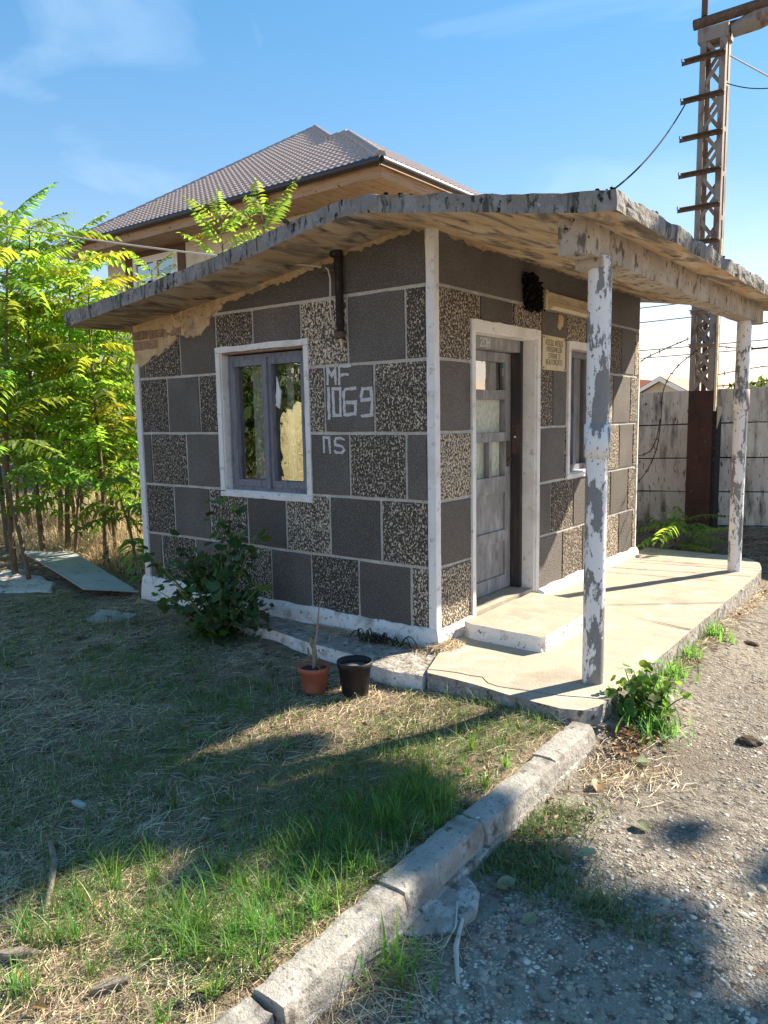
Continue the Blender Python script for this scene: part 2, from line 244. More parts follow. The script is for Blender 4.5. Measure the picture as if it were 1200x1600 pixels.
class MB:
    def __init__(s): s.v = []; s.f = []; s.sm = []; s.mi = []
    def add(s, vs, fs, smooth=False, mi=0):
        n = len(s.v); s.v += [tuple(p) for p in vs]
        for f in fs: s.f.append(tuple(i + n for i in f)); s.sm.append(smooth); s.mi.append(mi)
        return s
    def box(s, x0, x1, y0, y1, z0, z1, mi=0):
        return s.add([(x0, y0, z0), (x1, y0, z0), (x1, y1, z0), (x0, y1, z0), (x0, y0, z1), (x1, y0, z1), (x1, y1, z1), (x0, y1, z1)],
                     [(0, 3, 2, 1), (4, 5, 6, 7), (0, 1, 5, 4), (1, 2, 6, 5), (2, 3, 7, 6), (3, 0, 4, 7)], mi=mi)
    def bar(s, a, b, wd, ht, up=(0, 0, 1), mi=0):
        a, b = Vector(a), Vector(b); d = (b - a).normalized(); u = Vector(up); sx = d.cross(u)
        if sx.length < 1e-4: sx = d.cross(Vector((1, 0, 0)))
        sx.normalize(); u = sx.cross(d).normalized(); sx = sx * wd / 2; u = u * ht / 2
        vs = [a - sx - u, a + sx - u, a + sx + u, a - sx + u, b - sx - u, b + sx - u, b + sx + u, b - sx + u]
        return s.add(vs, [(0, 1, 2, 3), (7, 6, 5, 4), (0, 4, 5, 1), (1, 5, 6, 2), (2, 6, 7, 3), (3, 7, 4, 0)], mi=mi)
    def tube(s, pts, rad, n=8, smooth=True, cap=True, mi=0):
        pts = [Vector(p) for p in pts]; k = len(pts)
        if not hasattr(rad, '__len__'): rad = [rad] * k
        vs = []; ref = None
        for i, p in enumerate(pts):
            d = (pts[min(i + 1, k - 1)] - pts[max(i - 1, 0)]).normalized()
            if ref is None: ref = d.cross(Vector((0, 0, 1)) if abs(d.z) < .9 else Vector((1, 0, 0))).normalized()
            else: ref = (ref - d * ref.dot(d)).normalized()
            o2 = d.cross(ref)
            for j in range(n):
                a = 2 * math.pi * j / n; vs.append(p + (ref * math.cos(a) + o2 * math.sin(a)) * rad[i])
        fs = [(i * n + j, i * n + (j + 1) % n, (i + 1) * n + (j + 1) % n, (i + 1) * n + j) for i in range(k - 1) for j in range(n)]
        s.add(vs, fs, smooth, mi)
        if cap:
            s.add(vs[:n], [tuple(reversed(range(n)))], False, mi); s.add(vs[-n:], [tuple(range(n))], False, mi)
        return s
    def lathe(s, prof, n=20, c=(0, 0, 0), mi=0, wob=None):
        vs = []
        for r, z in prof:
            for j in range(n):
                a = 2 * math.pi * j / n; rr = r * (wob(a, z) if wob else 1); vs.append((c[0] + rr * math.cos(a), c[1] + rr * math.sin(a), c[2] + z))
        fs = [(i * n + j, i * n + (j + 1) % n, (i + 1) * n + (j + 1) % n, (i + 1) * n + j) for i in range(len(prof) - 1) for j in range(n)]
        return s.add(vs, fs, True, mi)
    def prism(s, poly, fn, d0, d1, inset=0.0, mi=0):
        """poly: (u,v) list; fn(u,v,d)->xyz; from depth d0 (back) to d1 (front)"""
        n = len(poly); cu = sum(p[0] for p in poly) / n; cv = sum(p[1] for p in poly) / n
        def shr(p):
            if not inset: return p
            du, dv = p[0] - cu, p[1] - cv; l = math.hypot(du, dv) or 1; return (p[0] - du / l * inset, p[1] - dv / l * inset)
        vs = [fn(u, v, d0) for u, v in poly] + [fn(u, v, d1 - (inset * .6 if inset else 0)) for u, v in poly]
        fs = [(i, (i + 1) % n, n + (i + 1) % n, n + i) for i in range(n)] + [tuple(reversed(range(n)))]
        if inset:
            vs += [fn(*shr(p), d1) for p in poly]; fs += [(n + i, n + (i + 1) % n, 2 * n + (i + 1) % n, 2 * n + i) for i in range(n)]; fs.append(tuple(range(2 * n, 3 * n)))
        else: fs.append(tuple(range(n, 2 * n)))
        return s.add(vs, fs, mi=mi)
    def mesh(s, name, mats, fix=True):
        me = bpy.data.meshes.new(name); me.from_pydata(s.v, [], s.f)
        me.polygons.foreach_set('use_smooth', s.sm); me.polygons.foreach_set('material_index', s.mi)
        for m in ([mats] if isinstance(mats, str) else mats): me.materials.append(MATS[m])
        if fix:
            bm = bmesh.new(); bm.from_mesh(me); bmesh.ops.recalc_face_normals(bm, faces=bm.faces); bm.to_mesh(me); bm.free()
        me.update(); return me
    def obj(s, name, mats, parent=None, fix=True, loc=None):
        o = bpy.data.objects.new(name, s.mesh(name, mats, fix)); link(o, parent)
        if loc: o.location = loc
        return o

def np_mesh(name, V, faces_by_n, mat, smooth=False, tone=None):
    """V (n,3); faces_by_n list of (m,k) index arrays"""
    me = bpy.data.meshes.new(name); V = np.asarray(V, np.float32)
    me.vertices.add(len(V)); me.vertices.foreach_set('co', V.ravel())
    loops = np.concatenate([f.ravel() for f in faces_by_n]); tot = np.concatenate([np.full(len(f), f.shape[1]) for f in faces_by_n])
    st = np.concatenate([[0], np.cumsum(tot)[:-1]])
    me.loops.add(len(loops)); me.loops.foreach_set('vertex_index', loops.astype(np.int32))
    me.polygons.add(len(tot)); me.polygons.foreach_set('loop_start', st.astype(np.int32)); me.polygons.foreach_set('loop_total', tot.astype(np.int32))
    me.polygons.foreach_set('use_smooth', np.full(len(tot), smooth))
    if tone is not None:
        a = me.attributes.new('tone', 'FLOAT', 'POINT'); a.data.foreach_set('value', np.asarray(tone, np.float32))
    me.materials.append(MATS[mat]); me.update(calc_edges=True); me.validate()
    return me
def mk(name, me, parent=None): return link(bpy.data.objects.new(name, me), parent)

def vnoise(x, y, s, seed=0):
    """smooth pseudo noise -1..1 (numpy)"""
    r = np.random.default_rng(seed); out = 0
    for i in range(7):
        a = r.uniform(0, 6.28); f = s * r.uniform(.6, 1.8); out = out + np.sin(f * (x * math.cos(a) + y * math.sin(a)) + r.uniform(0, 6.28))
    return out / 3.5

def gz(x, y):
    """ground height"""
    x = np.asarray(x, float); y = np.asarray(y, float)
    lawn = -.078 + .014 * vnoise(x, y, 2.1, 3) + .006 * vnoise(x, y, 9, 4)
    lawn = lawn + .05 * np.clip((-3.3 - x) / 3, 0, 1)
    road = -.135 + .006 * vnoise(x, y, 3, 5)
    lawn = lawn + .045 * np.exp(-((x - .85) / .55) ** 2 - ((y + .55) / .3) ** 2)
    road = road + .065 * np.exp(-((x - 1.3) / .22) ** 2) * np.clip((y + .75) / .3, 0, 1) * np.clip((4.0 - y) / 2, 0, 1)
    lawn = lawn + .028 * np.exp(-((x - 1.15) / .22) ** 2) * np.clip((-.7 - y) / .3, 0, 1)
    t = np.clip((x - 1.22) / .06, 0, 1); z = lawn * (1 - t) + road * t
    m = np.clip((y - 4.25) / .8, 0, 1); z = z * (1 - m) + (.10 + .02 * vnoise(x, y, 5, 6)) * m * np.clip((x + 3) / 2, 0, 1) + z * m * (1 - np.clip((x + 3) / 2, 0, 1))
    return z

# ------------------------------------------------------------------ ground
def ground(name, x0, x1, mat, xs_fine, ys_fine):
    xs = np.unique(np.concatenate([[x0, x1], xs_fine])); xs = xs[(xs >= x0) & (xs <= x1)]
    ys = np.unique(np.concatenate([[-400, -120, -40, -15], ys_fine, [14, 20, 40, 120, 400]]))
    X, Y = np.meshgrid(xs, ys, indexing='ij'); Z = gz(X, Y)
    V = np.stack([X, Y, Z], -1).reshape(-1, 3); nx, ny = X.shape
    i = (np.arange(nx - 1)[:, None] * ny + np.arange(ny - 1)[None]).ravel()
    me = np_mesh(name, V, [np.stack([i, i + ny, i + ny + 1, i + 1], 1)], mat, True)
    return tag(mk(name, me), kind='structure')
yf = np.concatenate([np.arange(-8, 9, .1)])
ground('lawn_ground', -400, 1.25, 'soil', np.concatenate([[-120, -40, -20, -14], np.arange(-12, 1.26, .1)]), yf)
ground('gravel_road', 1.25, 400, 'road_dust', np.concatenate([np.arange(1.25, 6, .1), [8, 12, 20, 40, 120]]), yf)

# ------------------------------------------------------------------ guard hut
hut = thing('guard_hut', 'small dark speckled guard hut with folded concrete canopy roof', 'hut')
FW = lambda u, v, d: (u, -d, v)            # front wall (y = 0), d outwards
DW = lambda u, v, d: (d, u, v)             # door wall (x = 0), d outwards
TOPX = [-3.33, -2.42, -1.66, -1.02, -.60, -.29, -.20, -.05, .18, .43, .8, 1.14, 1.33]
TOPZ = [2.40, 2.485, 2.565, 2.655, 2.717, 2.758, 2.757, 2.742, 2.703, 2.66, 2.59, 2.535, 2.515]
def rtop(x): return float(np.interp(x, TOPX, TOPZ))
def rth(x): return float(np.interp(x, [-3.33, -1, 1.33], [.112, .10, .095]))
def rbot(x): return rtop(x) - rth(x)

D, W = 3.74, 3.10
WIN = (-1.985, -1.085, .94, 2.02)          # front window opening
DOOR = (.475, 1.405, .10, 2.075)
WIN2 = (2.03, 2.72, .99, 2.04)
def wall_with_hole(mb, fn, u0, u1, top, thick, holes):
    """wall slab pieces between openings, top follows the roof underside"""
    cuts = sorted(set([u0, u1] + [h[0] for h in holes] + [h[1] for h in holes]))
    for a, b in zip(cuts[:-1], cuts[1:]):
        hs = [h for h in holes if h[0] <= a + 1e-6 and h[1] >= b - 1e-6]
        segs = [(-.13, None)] if not hs else [(-.13, hs[0][2]), (hs[0][3], None)]
        n = max(1, int((b - a) / .25)) if hs == [] or True else 1
        for z0, z1 in segs:
            us = np.linspace(a, b, n + 1)
            if z1 is None: poly = [(a, z0), (b, z0)] + [(u, top(u)) for u in us[::-1]]
            else: poly = [(a, z0), (b, z0), (b, z1), (a, z1)]
            mb.prism(poly, fn, -thick, 0)
wf = MB(); wall_with_hole(wf, FW, -W, 0, lambda u: rbot(u) + .03, .22, [WIN])
front_wall = wf.obj('front_wall', 'joint_paint', hut)
wd = MB(); wall_with_hole(wd, DW, .22, D, lambda u: rbot(0) + .02, .22, [DOOR, WIN2])
door_wall = wd.obj('door_wall', 'joint_paint', hut)
bk = MB(); bk.box(-W, -W + .2, .22, D, -.13, rbot(-W) + .03); bk.prism([(-W + .2, -.13), (-.22, -.13)] + [(u, rbot(u) + .03) for u in np.linspace(-.22, -W + .2, 9)], lambda u, v, d: (u, D - d, v), 0, .2)
bk.obj('rear_walls', 'plain_render', hut)
bi = MB(); bi.box(-W + .2, -.22, .22, D - .2, .09, .10); bi.obj('interior_floor', 'interior', hut)

J = .011
def rect_minus(r, h):
    """rectangle (u0,u1,v0,v1) minus hole -> list"""
    u0, u1, v0, v1 = r; a0, a1, b0, b1 = h
    if a1 <= u0 or a0 >= u1 or b1 <= v0 or b0 >= v1: return [r]
    out = []
    if a0 > u0: out.append((u0, a0, v0, v1))
    if a1 < u1: out.append((a1, u1, v0, v1))
    m0, m1 = max(u0, a0), min(u1, a1)
    if b0 > v0: out.append((m0, m1, v0, b0))
    if b1 < v1: out.append((m0, m1, b1, v1))
    return out
def block(wall, fn, r, kind, holes=()):
    r = (r[0] + J, r[1] - J, r[2] + J, r[3] - J); rs = [r]
    for h in holes: rs = [q for p in rs for q in rect_minus(p, h)]
    rs = [q for q in rs if q[1] - q[0] > .012 and q[3] - q[2] > .012]
    if not rs: return
    mb = MB()
    for u0, u1, v0, v1 in rs:
        n = max(1, int((u1 - u0) / .12)); k = max(1, int((v1 - v0) / .12)); jj = lambda: random.uniform(-.0028, .0028)
        poly = [(u0 + (u1 - u0) * i / n, v0 + jj()) for i in range(n)] + [(u1 + jj(), v0 + (v1 - v0) * i / k) for i in range(k)] + \
               [(u1 - (u1 - u0) * i / n, v1 + jj()) for i in range(n)] + [(u0 + jj(), v1 - (v1 - v0) * i / k) for i in range(k)]
        mb.prism(poly, fn, -.004, .010 + random.uniform(-.001, .0012), inset=.004)
    mb.obj('block', 'speckled_render' if kind == 'S' else 'plain_render', wall)
ZR = [.085, .524, .956, 1.397, 1.86, 2.312]
wh = (WIN[0] - .04, WIN[1] + .035, WIN[2] - .035, WIN[3] + .035)
FR = [(0, [-3.04, -2.855, -2.40, -1.95, -1.50, -1.084, -.637, -.189, -.045], 'PSPSPSPS'),
      (1, [-3.04, -2.655, -2.187, -1.745, -1.323, -.89, -.43, -.045], 'SPSPSPS'),
      (2, [-3.04, -2.926, -2.455, -1.99, -1.09, -.693, -.216, -.045], 'PSP.PSP'),
      (3, [-3.04, -2.672, -2.258, -1.99, -1.08, -.911, -.469, -.045], 'SPS.SPS'),
      (4, [-3.04, -2.955, -2.477, -2.025, -1.61, -1.119, -.688, -.208, -.045], 'PSPSPSPS')]
for k, us, ks in FR:
    for i, c in enumerate(ks):
        if c != '.': block(front_wall, FW, (us[i], us[i + 1], ZR[k], ZR[k + 1]), c, [wh])
dh = (DOOR[0] - .04, DOOR[1] + .045, 0, DOOR[3] + .06); wh2 = (WIN2[0] - .05, WIN2[1] + .05, WIN2[2] - .05, WIN2[3] + .06)
DR = [(0, [.045, .44, 1.44, 1.93, 2.366, 2.82, 3.256, 3.64, 3.73], 'S.PSPSPS'),
      (1, [.045, .44, 1.44, 1.706, 2.145, 2.58, 3.012, 3.49, 3.73], 'P.PSPSPS'),
      (2, [.045, .44, 1.44, 1.50, 1.955, 2.05, 2.72, 3.223, 3.61, 3.73], 'S.SPS.SPS'),
      (3, [.045, .44, 1.44, 1.71, 1.98, 2.72, 3.033, 3.505, 3.73], 'P.SP.SPS'),
      (4, [.045, .553, 1.028, 1.50, 1.977, 2.38, 2.948, 3.228, 3.61, 3.73], 'SPSPSPSPS')]
for k, us, ks in DR:
    for i, c in enumerate(ks):
        if c != '.': block(door_wall, DW, (us[i], us[i + 1], ZR[k], ZR[k + 1]), c, [dh, wh2])
# upper plain band, its ragged top edge torn off under the slab, ochre plaster behind it
def ragged(pts, step=.03, amp=.018):
    out = []
    for a, b in zip(pts[:-1], pts[1:]):
        n = max(1, int(math.dist(a, b) / step))
        for i in range(n):
            t = i / n; out.append((a[0] + (b[0] - a[0]) * t + random.uniform(-amp, amp) * .5, a[1] + (b[1] - a[1]) * t + random.uniform(-amp, amp)))
    return out + [pts[-1]]
jag = [(-.06, 2.672), (-.17, 2.665), (-.21, 2.63), (-.32, 2.628), (-.42, 2.605), (-.58, 2.59), (-.66, 2.60), (-.75, 2.565), (-.84, 2.54), (-.93, 2.525), (-1.08, 2.49), (-1.30, 2.465), (-1.56, 2.435), (-1.78, 2.405), (-1.97, 2.37)]
jag = [(u, min(v, rbot(u) - .012)) for u, v in jag]
b5 = MB(); b5.prism([(-1.99, 2.325), (-.045, 2.325)] + ragged(jag), FW, -.004, .010); b5.obj('block', 'plain_render', front_wall)
pl = MB(); us = np.linspace(-.03, -1.95, 24); pl.prism([(-1.98, 2.33), (-.03, 2.33)] + [(u, rbot(u) + .01) for u in us], FW, -.004, .005); pl.obj('plaster_band', 'ochre_plaster', hut)
jag2 = [(3.72, rbot(0) - .008), (1.6, rbot(0) - .01), (.75, rbot(0) - .02), (.60, 2.595), (.50, 2.60), (.40, 2.60), (.34, 2.625), (.22, 2.60), (.14, 2.632), (.05, 2.635)]
b6 = MB(); b6.prism([(.045, 2.325), (3.72, 2.325)] + ragged(jag2, .04, .008), DW, -.004, .010); b6.obj('block', 'plain_render', door_wall)
pl = MB(); pl.prism([(.05, 2.34), (3.7, 2.34), (3.7, rbot(0) + .01), (.05, rbot(0) + .01)], DW, -.004, .005); pl.obj('plaster_band', 'ochre_plaster', hut)
# broken plaster corner with the bricks laid bare
edge = [(-3.09, 1.99), (-3.0, 1.975), (-2.93, 2.00), (-2.80, 2.045), (-2.70, 2.075), (-2.58, 2.12), (-2.52, 2.19), (-2.40, 2.175), (-2.30, 2.19), (-2.20, 2.185), (-2.10, 2.25), (-2.03, 2.32), (-1.96, 2.345)]
pb = MB(); pb.prism(ragged(edge, .04, .02) + [(-1.93, rbot(-1.93) + .01)] + [(u, rbot(u) + .01) for u in np.linspace(-2.1, -3.09, 9)], FW, -.004, .014); pb.obj('broken_plaster', 'ochre_plaster', hut)
for r_, (z, u0) in enumerate([(2.02, -3.09), (2.105, -3.09), (2.19, -3.09), (2.272, -3.09)]):
    u = u0 + (0 if r_ % 2 else -.0)
    lens = [.13, .22, .21, .23] if r_ % 2 else [.22, .22, .22, .2]
    for ln in lens:
        lim = float(np.interp(u + ln, [e[0] for e in edge], [e[1] for e in edge]))
        if z > lim + .01 and z + .07 < rbot(u) - .005 and u + ln < -2.35:
            q = MB(); q.prism(ragged([(u, z), (u + ln - .014, z), (u + ln - .014, z + .068), (u, z + .068), (u, z)], .05, .006)[:-1], FW, 0, .022 + random.uniform(0, .008), inset=.006); q.obj('brick', 'brick_clay', front_wall)
        u += ln
for i in range(26):                                     # lumps of loose plaster
    u = random.uniform(-2.6, -1.95); lim = float(np.interp(u, [e[0] for e in edge], [e[1] for e in edge])); z = random.uniform(lim, rbot(u) - .03)
    r_ = random.uniform(.03, .07); q = [(u + r_ * random.uniform(.6, 1.1) * math.cos(a), z + r_ * random.uniform(.5, 1) * math.sin(a)) for a in np.linspace(0, 5.6, 8)]
    if i == 0: lump = MB()
    lump.prism([(a, min(b, rbot(a) - .002)) for a, b in q], FW, 0, .016 + random.uniform(0, .02), inset=.012)
tag(lump.obj('loose_plaster', 'ochre_plaster', hut), kind='stuff')
# corner strips and plinth
cs = MB(); cs.prism(ragged([(-.042, .06), (-.042, rbot(0) + .02)], .15, .004) + [(.0175, rbot(0) + .02), (.0175, .06)], FW, -.004, .0175)
cs.prism([(.0, .06), (.040, .06)] + ragged([(.040, .06), (.040, rbot(0) + .02)], .15, .004) + [(.0, rbot(0) + .02)], DW, .0, .0172); cs.obj('corner_strip', 'white_paint', hut)
cs = MB(); cs.prism([(-W - .012, .06), (-3.045, .06), (-3.045, 1.99), (-W - .012, 1.99)], FW, -.02, .015); cs.obj('corner_strip', 'white_paint', hut)
cs = MB(); cs.prism([(3.725, .06), (D + .01, .06), (D + .01, 2.10), (3.725, 2.10)], DW, -.02, .014); cs.obj('corner_strip', 'white_paint', hut)
pn = MB(); n = 46
def plinth_run(mb, pts, nrm_of, topz):
    k = len(pts); vs = []
    for i, (x, y) in enumerate(pts):
        nx, ny = nrm_of(i); nz_ = mnoise.noise(Vector((x * 6, y * 6, 1.3))); t2 = topz + .02 * nz_ + .012 * mnoise.noise(Vector((x * 25, y * 25, 7)))
        for dd, zz in [(-.01, t2 + .005), (.020, t2), (.040 + .008 * nz_, t2 - .03), (.055 + .012 * nz_, -.02), (.065, -.14), (-.02, -.14)]:
            vs.append((x + nx * dd, y + ny * dd, zz))
    fs = [(i * 6 + j, i * 6 + (j + 1) % 6, (i + 1) * 6 + (j + 1) % 6, (i + 1) * 6 + j) for i in range(k - 1) for j in range(6)]
    mb.add(vs, fs, False); mb.add(vs[:6], [tuple(range(6))]); mb.add(vs[-6:], [tuple(range(6))])
P1 = [(u, 0) for u in np.linspace(-W - .03, 0, n)] + [(0, v) for v in np.linspace(.0, .445, 9)][1:]
def nrm(i):
    x, y = P1[i]
    if y == 0 and x < -1e-6: return (0, -1)
    if y > 1e-6: return (1, 0)
    return (1, -1)
plinth_run(pn, P1, nrm, .125); pn.obj('plinth', 'plinth_paint', hut)
pn = MB(); P2 = [(0, v) for v in np.linspace(1.45, D + .03, 30)]; plinth_run(pn, P2, lambda i: (1, 0), .11); pn.obj('plinth', 'plinth_paint', hut)
# roof slab
rs = MB(); NX, NY = 90, 70
xs = np.linspace(-3.33, 1.33, NX); ys = np.linspace(-.5, 4.17, NY); NE = 5
vs = []; ringn = NY * 2 + 2 * (NE - 2)
for i, x in enumerate(xs):
    zt, zb = rtop(x), rbot(x); ring = []
    for y in ys: ring.append([x, y, zt + .010 * mnoise.noise(Vector((x * 5, y * 5, 0))) + .006 * mnoise.noise(Vector((x * 16, y * 16, 4)))])
    for e in range(1, NE - 1): ring.append([x, ys[-1], zt + (zb - zt) * e / (NE - 1)])
    for y in ys[::-1]: ring.append([x, y, zb + .006 * mnoise.noise(Vector((x * 3, y * 3, 9)))])
    for e in range(1, NE - 1): ring.append([x, ys[0], zb + (zt - zb) * e / (NE - 1)])
    for p in ring:                                       # chip the rims
        ed = abs(p[1] - ys[0]) < 1e-6 or abs(p[1] - ys[-1]) < 1e-6
        nn = mnoise.noise(Vector((p[0] * 9, p[1] * 9, p[2] * 14))) + .6 * mnoise.noise(Vector((p[0] * 25, p[1] * 25, p[2] * 25)))
        if ed: p[1] += .012 * nn * (1 if p[1] < 0 else -1)
        if i in (0, NX - 1): p[0] += .013 * nn
        if (ed or i in (0, NX - 1)) and p[2] > zt - .02: p[2] += .012 * nn - .004
    vs += ring
fs = [(i * ringn + j, i * ringn + (j + 1) % ringn, (i + 1) * ringn + (j + 1) % ringn, (i + 1) * ringn + j) for i in range(NX - 1) for j in range(ringn)]
bot0, bot1 = NY + NE - 2, 2 * NY + NE - 3
for k, f in enumerate(fs): rs.f.append(f); rs.sm.append(False); rs.mi.append(1 if bot0 <= (k % ringn) < bot1 else 0)
rs.v = [tuple(p) for p in vs]
def endcap(i0, flip):                                    # strips from rim to rim, with real chipped columns
    top = [i0 + j for j in range(NY)]; botm = [i0 + bot0 + j for j in range(NY)][::-1]; cols = [top]
    for e in range(1, NE - 1):
        row = []
        for j in range(NY):
            if j == 0: row.append(i0 + ringn - e if False else i0 + bot1 + (NE - 1 - e)); continue
            if j == NY - 1: row.append(i0 + NY - 1 + e); continue
            a, b = Vector(rs.v[top[j]]), Vector(rs.v[botm[j]]); p = a.lerp(b, e / (NE - 1)); p.x += .016 * mnoise.noise(Vector((p.y * 12, p.z * 20, 3))) * (1 if flip else -1) + (.004 if flip else -.004)
            rs.v.append(tuple(p)); row.append(len(rs.v) - 1)
        cols.append(row)
    cols.append(botm)
    for a, b in zip(cols[:-1], cols[1:]):
        for j in range(NY - 1): rs.f.append((a[j], a[j + 1], b[j + 1], b[j])); rs.sm.append(False); rs.mi.append(0)
endcap(0, False); endcap((NX - 1) * ringn, True)
roof = rs.obj('roof_slab', ['roof_concrete', 'soffit_concrete'], hut)
# black crust along the rim of the slab (merged lumps)
def ico(sub):
    bm = bmesh.new(); bmesh.ops.create_icosphere(bm, subdivisions=sub, radius=1); v = np.array([x.co[:] for x in bm.verts]); f = np.array([[q.index for q in p.verts] for p in bm.faces]); bm.free(); return v, f
ICO1, ICO2 = ico(1), ico(2)
def lumps(pos, rad, base, squash=.5, jitter=.25, seed=1):
    r = np.random.default_rng(seed); v, f = base; n = len(pos); k = len(v)
    sc = np.asarray(rad)[:, None, None] * np.stack([r.uniform(.7, 1.35, (n,)), r.uniform(.7, 1.35, (n,)), squash * r.uniform(.6, 1.3, (n,))], -1)[:, None, :]
    V = v[None] * (1 + r.uniform(-jitter, jitter, (n, k, 1))) * sc
    a = r.uniform(0, 6.28, n); c, s_ = np.cos(a)[:, None], np.sin(a)[:, None]
    V = np.stack([V[..., 0] * c - V[..., 1] * s_, V[..., 0] * s_ + V[..., 1] * c, V[..., 2]], -1) + np.asarray(pos)[:, None, :]
    F = f[None] + (np.arange(n) * k)[:, None, None]
    return V.reshape(-1, 3), F.reshape(-1, 3)
pos = []; rad = []
for i in range(150):
    if random.random() < .62:
        x = random.uniform(-3.33, 1.33); 
        if mnoise.noise(Vector((x * 3, 0, 0))) < -.15: continue
        pos.append((x, -.49 + abs(random.gauss(0, .04)), rtop(x) + .004))
    else:
        y = random.uniform(-.5, 4.1)
        if mnoise.noise(Vector((y * 3, 5, 0))) < -.1: continue
        pos.append((1.32 - abs(random.gauss(0, .04)), y, rtop(1.32) + .004))
    rad.append(random.uniform(.004, .015))
V, F = lumps(pos, rad, ICO1, .8)
tag(mk('moss', np_mesh('moss', V, [F], 'moss', False), hut), kind='stuff')
# beam and the two asbestos-pipe posts
bmb = MB(); N = 40
for i in range(N):
    pass
vs = []
for i, y in enumerate(np.linspace(-.36, 3.78, N)):
    for j, (x, z) in enumerate([(.985, 2.285), (1.125, 2.285), (1.125, rbot(1.12) + .02), (.985, rbot(.99) + .02)]):
        nn = mnoise.noise(Vector((y * 7, j * 3.1, .5))); vs.append((x + .006 * nn, y + (.02 * mnoise.noise(Vector((j * 2.3, i, 1))) if i in (0, N - 1) else 0), z + (.006 * nn if j < 2 else 0)))
bmb.add(vs, [(i * 4 + j, i * 4 + (j + 1) % 4, (i + 1) * 4 + (j + 1) % 4, (i + 1) * 4 + j) for i in range(N - 1) for j in range(4)] + [(0, 1, 2, 3), (4 * N - 4, 4 * N - 3, 4 * N - 2, 4 * N - 1)])
bmb.obj('beam', 'beam_concrete', hut)
for (px, py, zc, rz) in ((1.105, -.11, 1.36, .2), (1.05, 3.40, 1.60, 2.0)):
    q = MB(); q.tube([(px, py, z) for z in np.linspace(.0, zc + .05, 8)], .0575, 28)
    o = q.obj('post', 'post_paint', hut); o['label'] = 'peeling white pipe post at the near corner' if py < 0 else 'cream white pipe post at the far corner'
    q = MB(); q.tube([(px, py, z) for z in np.linspace(zc, 2.30, 6)], .060, 28); q.obj('post_top', 'post_paint', o)
    q = MB(); q.lathe([(.056, zc - .09), (.068, zc - .088), (.0695, zc - .02), (.0685, zc + .088), (.060, zc + .09)], 28, (px, py, 0)); q.obj('collar', 'post_paint', o)
q = MB(); q.box(1.0, 1.14, -.18, -.04, 2.24, 2.292); q.obj('post_cap', 'beam_concrete', hut)

# front window
def frame_rect(mb, fn, u0, u1, v0, v1, wd, d0, d1, jig=0):
    for (a, b, c, d) in ((u0, u1, v0, v0 + wd), (u0, u1, v1 - wd, v1), (u0, u0 + wd, v0 + wd, v1 - wd), (u1 - wd, u1, v0 + wd, v1 - wd)):
        mb.prism([(a, c), (b, c), (b, d), (a, d)], fn, d0, d1, inset=.002)
def trim_band(name, fn, o, i, d1, mat, parent, jitter=.004):
    """uneven painted band between outer rectangle o and inner rectangle i, with the reveal behind it"""
    mb = MB()
    for (a, b, c, d) in ((o[0], o[1], o[2], i[2]), (o[0], o[1], i[3], o[3]), (o[0], i[0], i[2], i[3]), (i[1], o[1], i[2], i[3])):
        if b - a < .005 or d - c < .005: continue
        pts = ragged([(a, c), (b, c), (b, d), (a, d), (a, c)], .09, jitter)[:-1]
        mb.prism(pts, fn, -.004, d1)
    return mb.obj(name, mat, parent)
win = MB(); u0, u1, v0, v1 = WIN
trimo = (u0 - .045, u1 + .040, v0 - .040, v1 + .040)
window = trim_band('window', FW, trimo, (u0 + .004, u1 - .004, v0 + .004, v1 - .004), .022, 'white_paint', hut)
rv = MB()                                                # reveal
rv.prism([(u0 - .001, v0), (u0 + .012, v0), (u0 + .012, v1), (u0 - .001, v1)], FW, -.20, .004); rv.prism([(u1 - .012, v0), (u1 + .001, v0), (u1 + .001, v1), (u1 - .012, v1)], FW, -.20, .004)
rv.prism([(u0, v0 - .001), (u1, v0 - .001), (u1, v0 + .012), (u0, v0 + .012)], FW, -.20, .004); rv.obj('reveal', 'white_paint', window)
rv = MB(); rv.prism([(u0, v1 - .02), (u1, v1 - .02), (u1, v1 + .001), (u0, v1 + .001)], FW, -.20, .0); rv.obj('lintel', 'brick_clay', window)
fo = MB(); frame_rect(fo, FW, u0 + .02, u1 - .014, v0 + .012, v1 - .03, .035, -.125, -.055); fo.obj('frame', 'blue_wood', window)
um = (u0 + u1) / 2 + .0
for a, b in ((u0 + .055, um - .002), (um + .002, u1 - .05)):
    s_ = MB(); frame_rect(s_, FW, a, b, v0 + .047, v1 - .065, .048, -.11, -.043); s_.obj('sash', 'blue_wood', window)
    g = MB(); g.add([FW(a + .04, v0 + .085, -.082), FW(b - .04, v0 + .085, -.082), FW(b - .04, v1 - .105, -.082), FW(a + .04, v1 - .105, -.082)], [(0, 1, 2, 3)]); g.obj('pane', 'window_glass', window)
s_ = MB(); s_.prism([(um - .022, v0 + .03), (um + .022, v0 + .03), (um + .022, v1 - .06), (um - .022, v1 - .06)], FW, -.055, -.024, inset=.006); s_.obj('meeting_strip', 'blue_wood', window)
q = MB(); q.prism(ragged([(um + .06, 1.60), (um + .10, 1.58), (um + .115, 1.70), (um + .075, 1.82), (um + .06, 1.60)], .03, .01)[:-1], FW, -.080, -.074); q.obj('paper_scrap', 'white_paint', window)
for uu, vv in ((u0 + .050, v0 + .22), (u0 + .050, v1 - .26), (u1 - .046, v0 + .22), (u1 - .046, v1 - .26)):
    q = MB(); q.tube([FW(uu, vv, -.040), FW(uu, vv + .06, -.040)], .006, 8); q.obj('hinge', 'blue_wood', window)
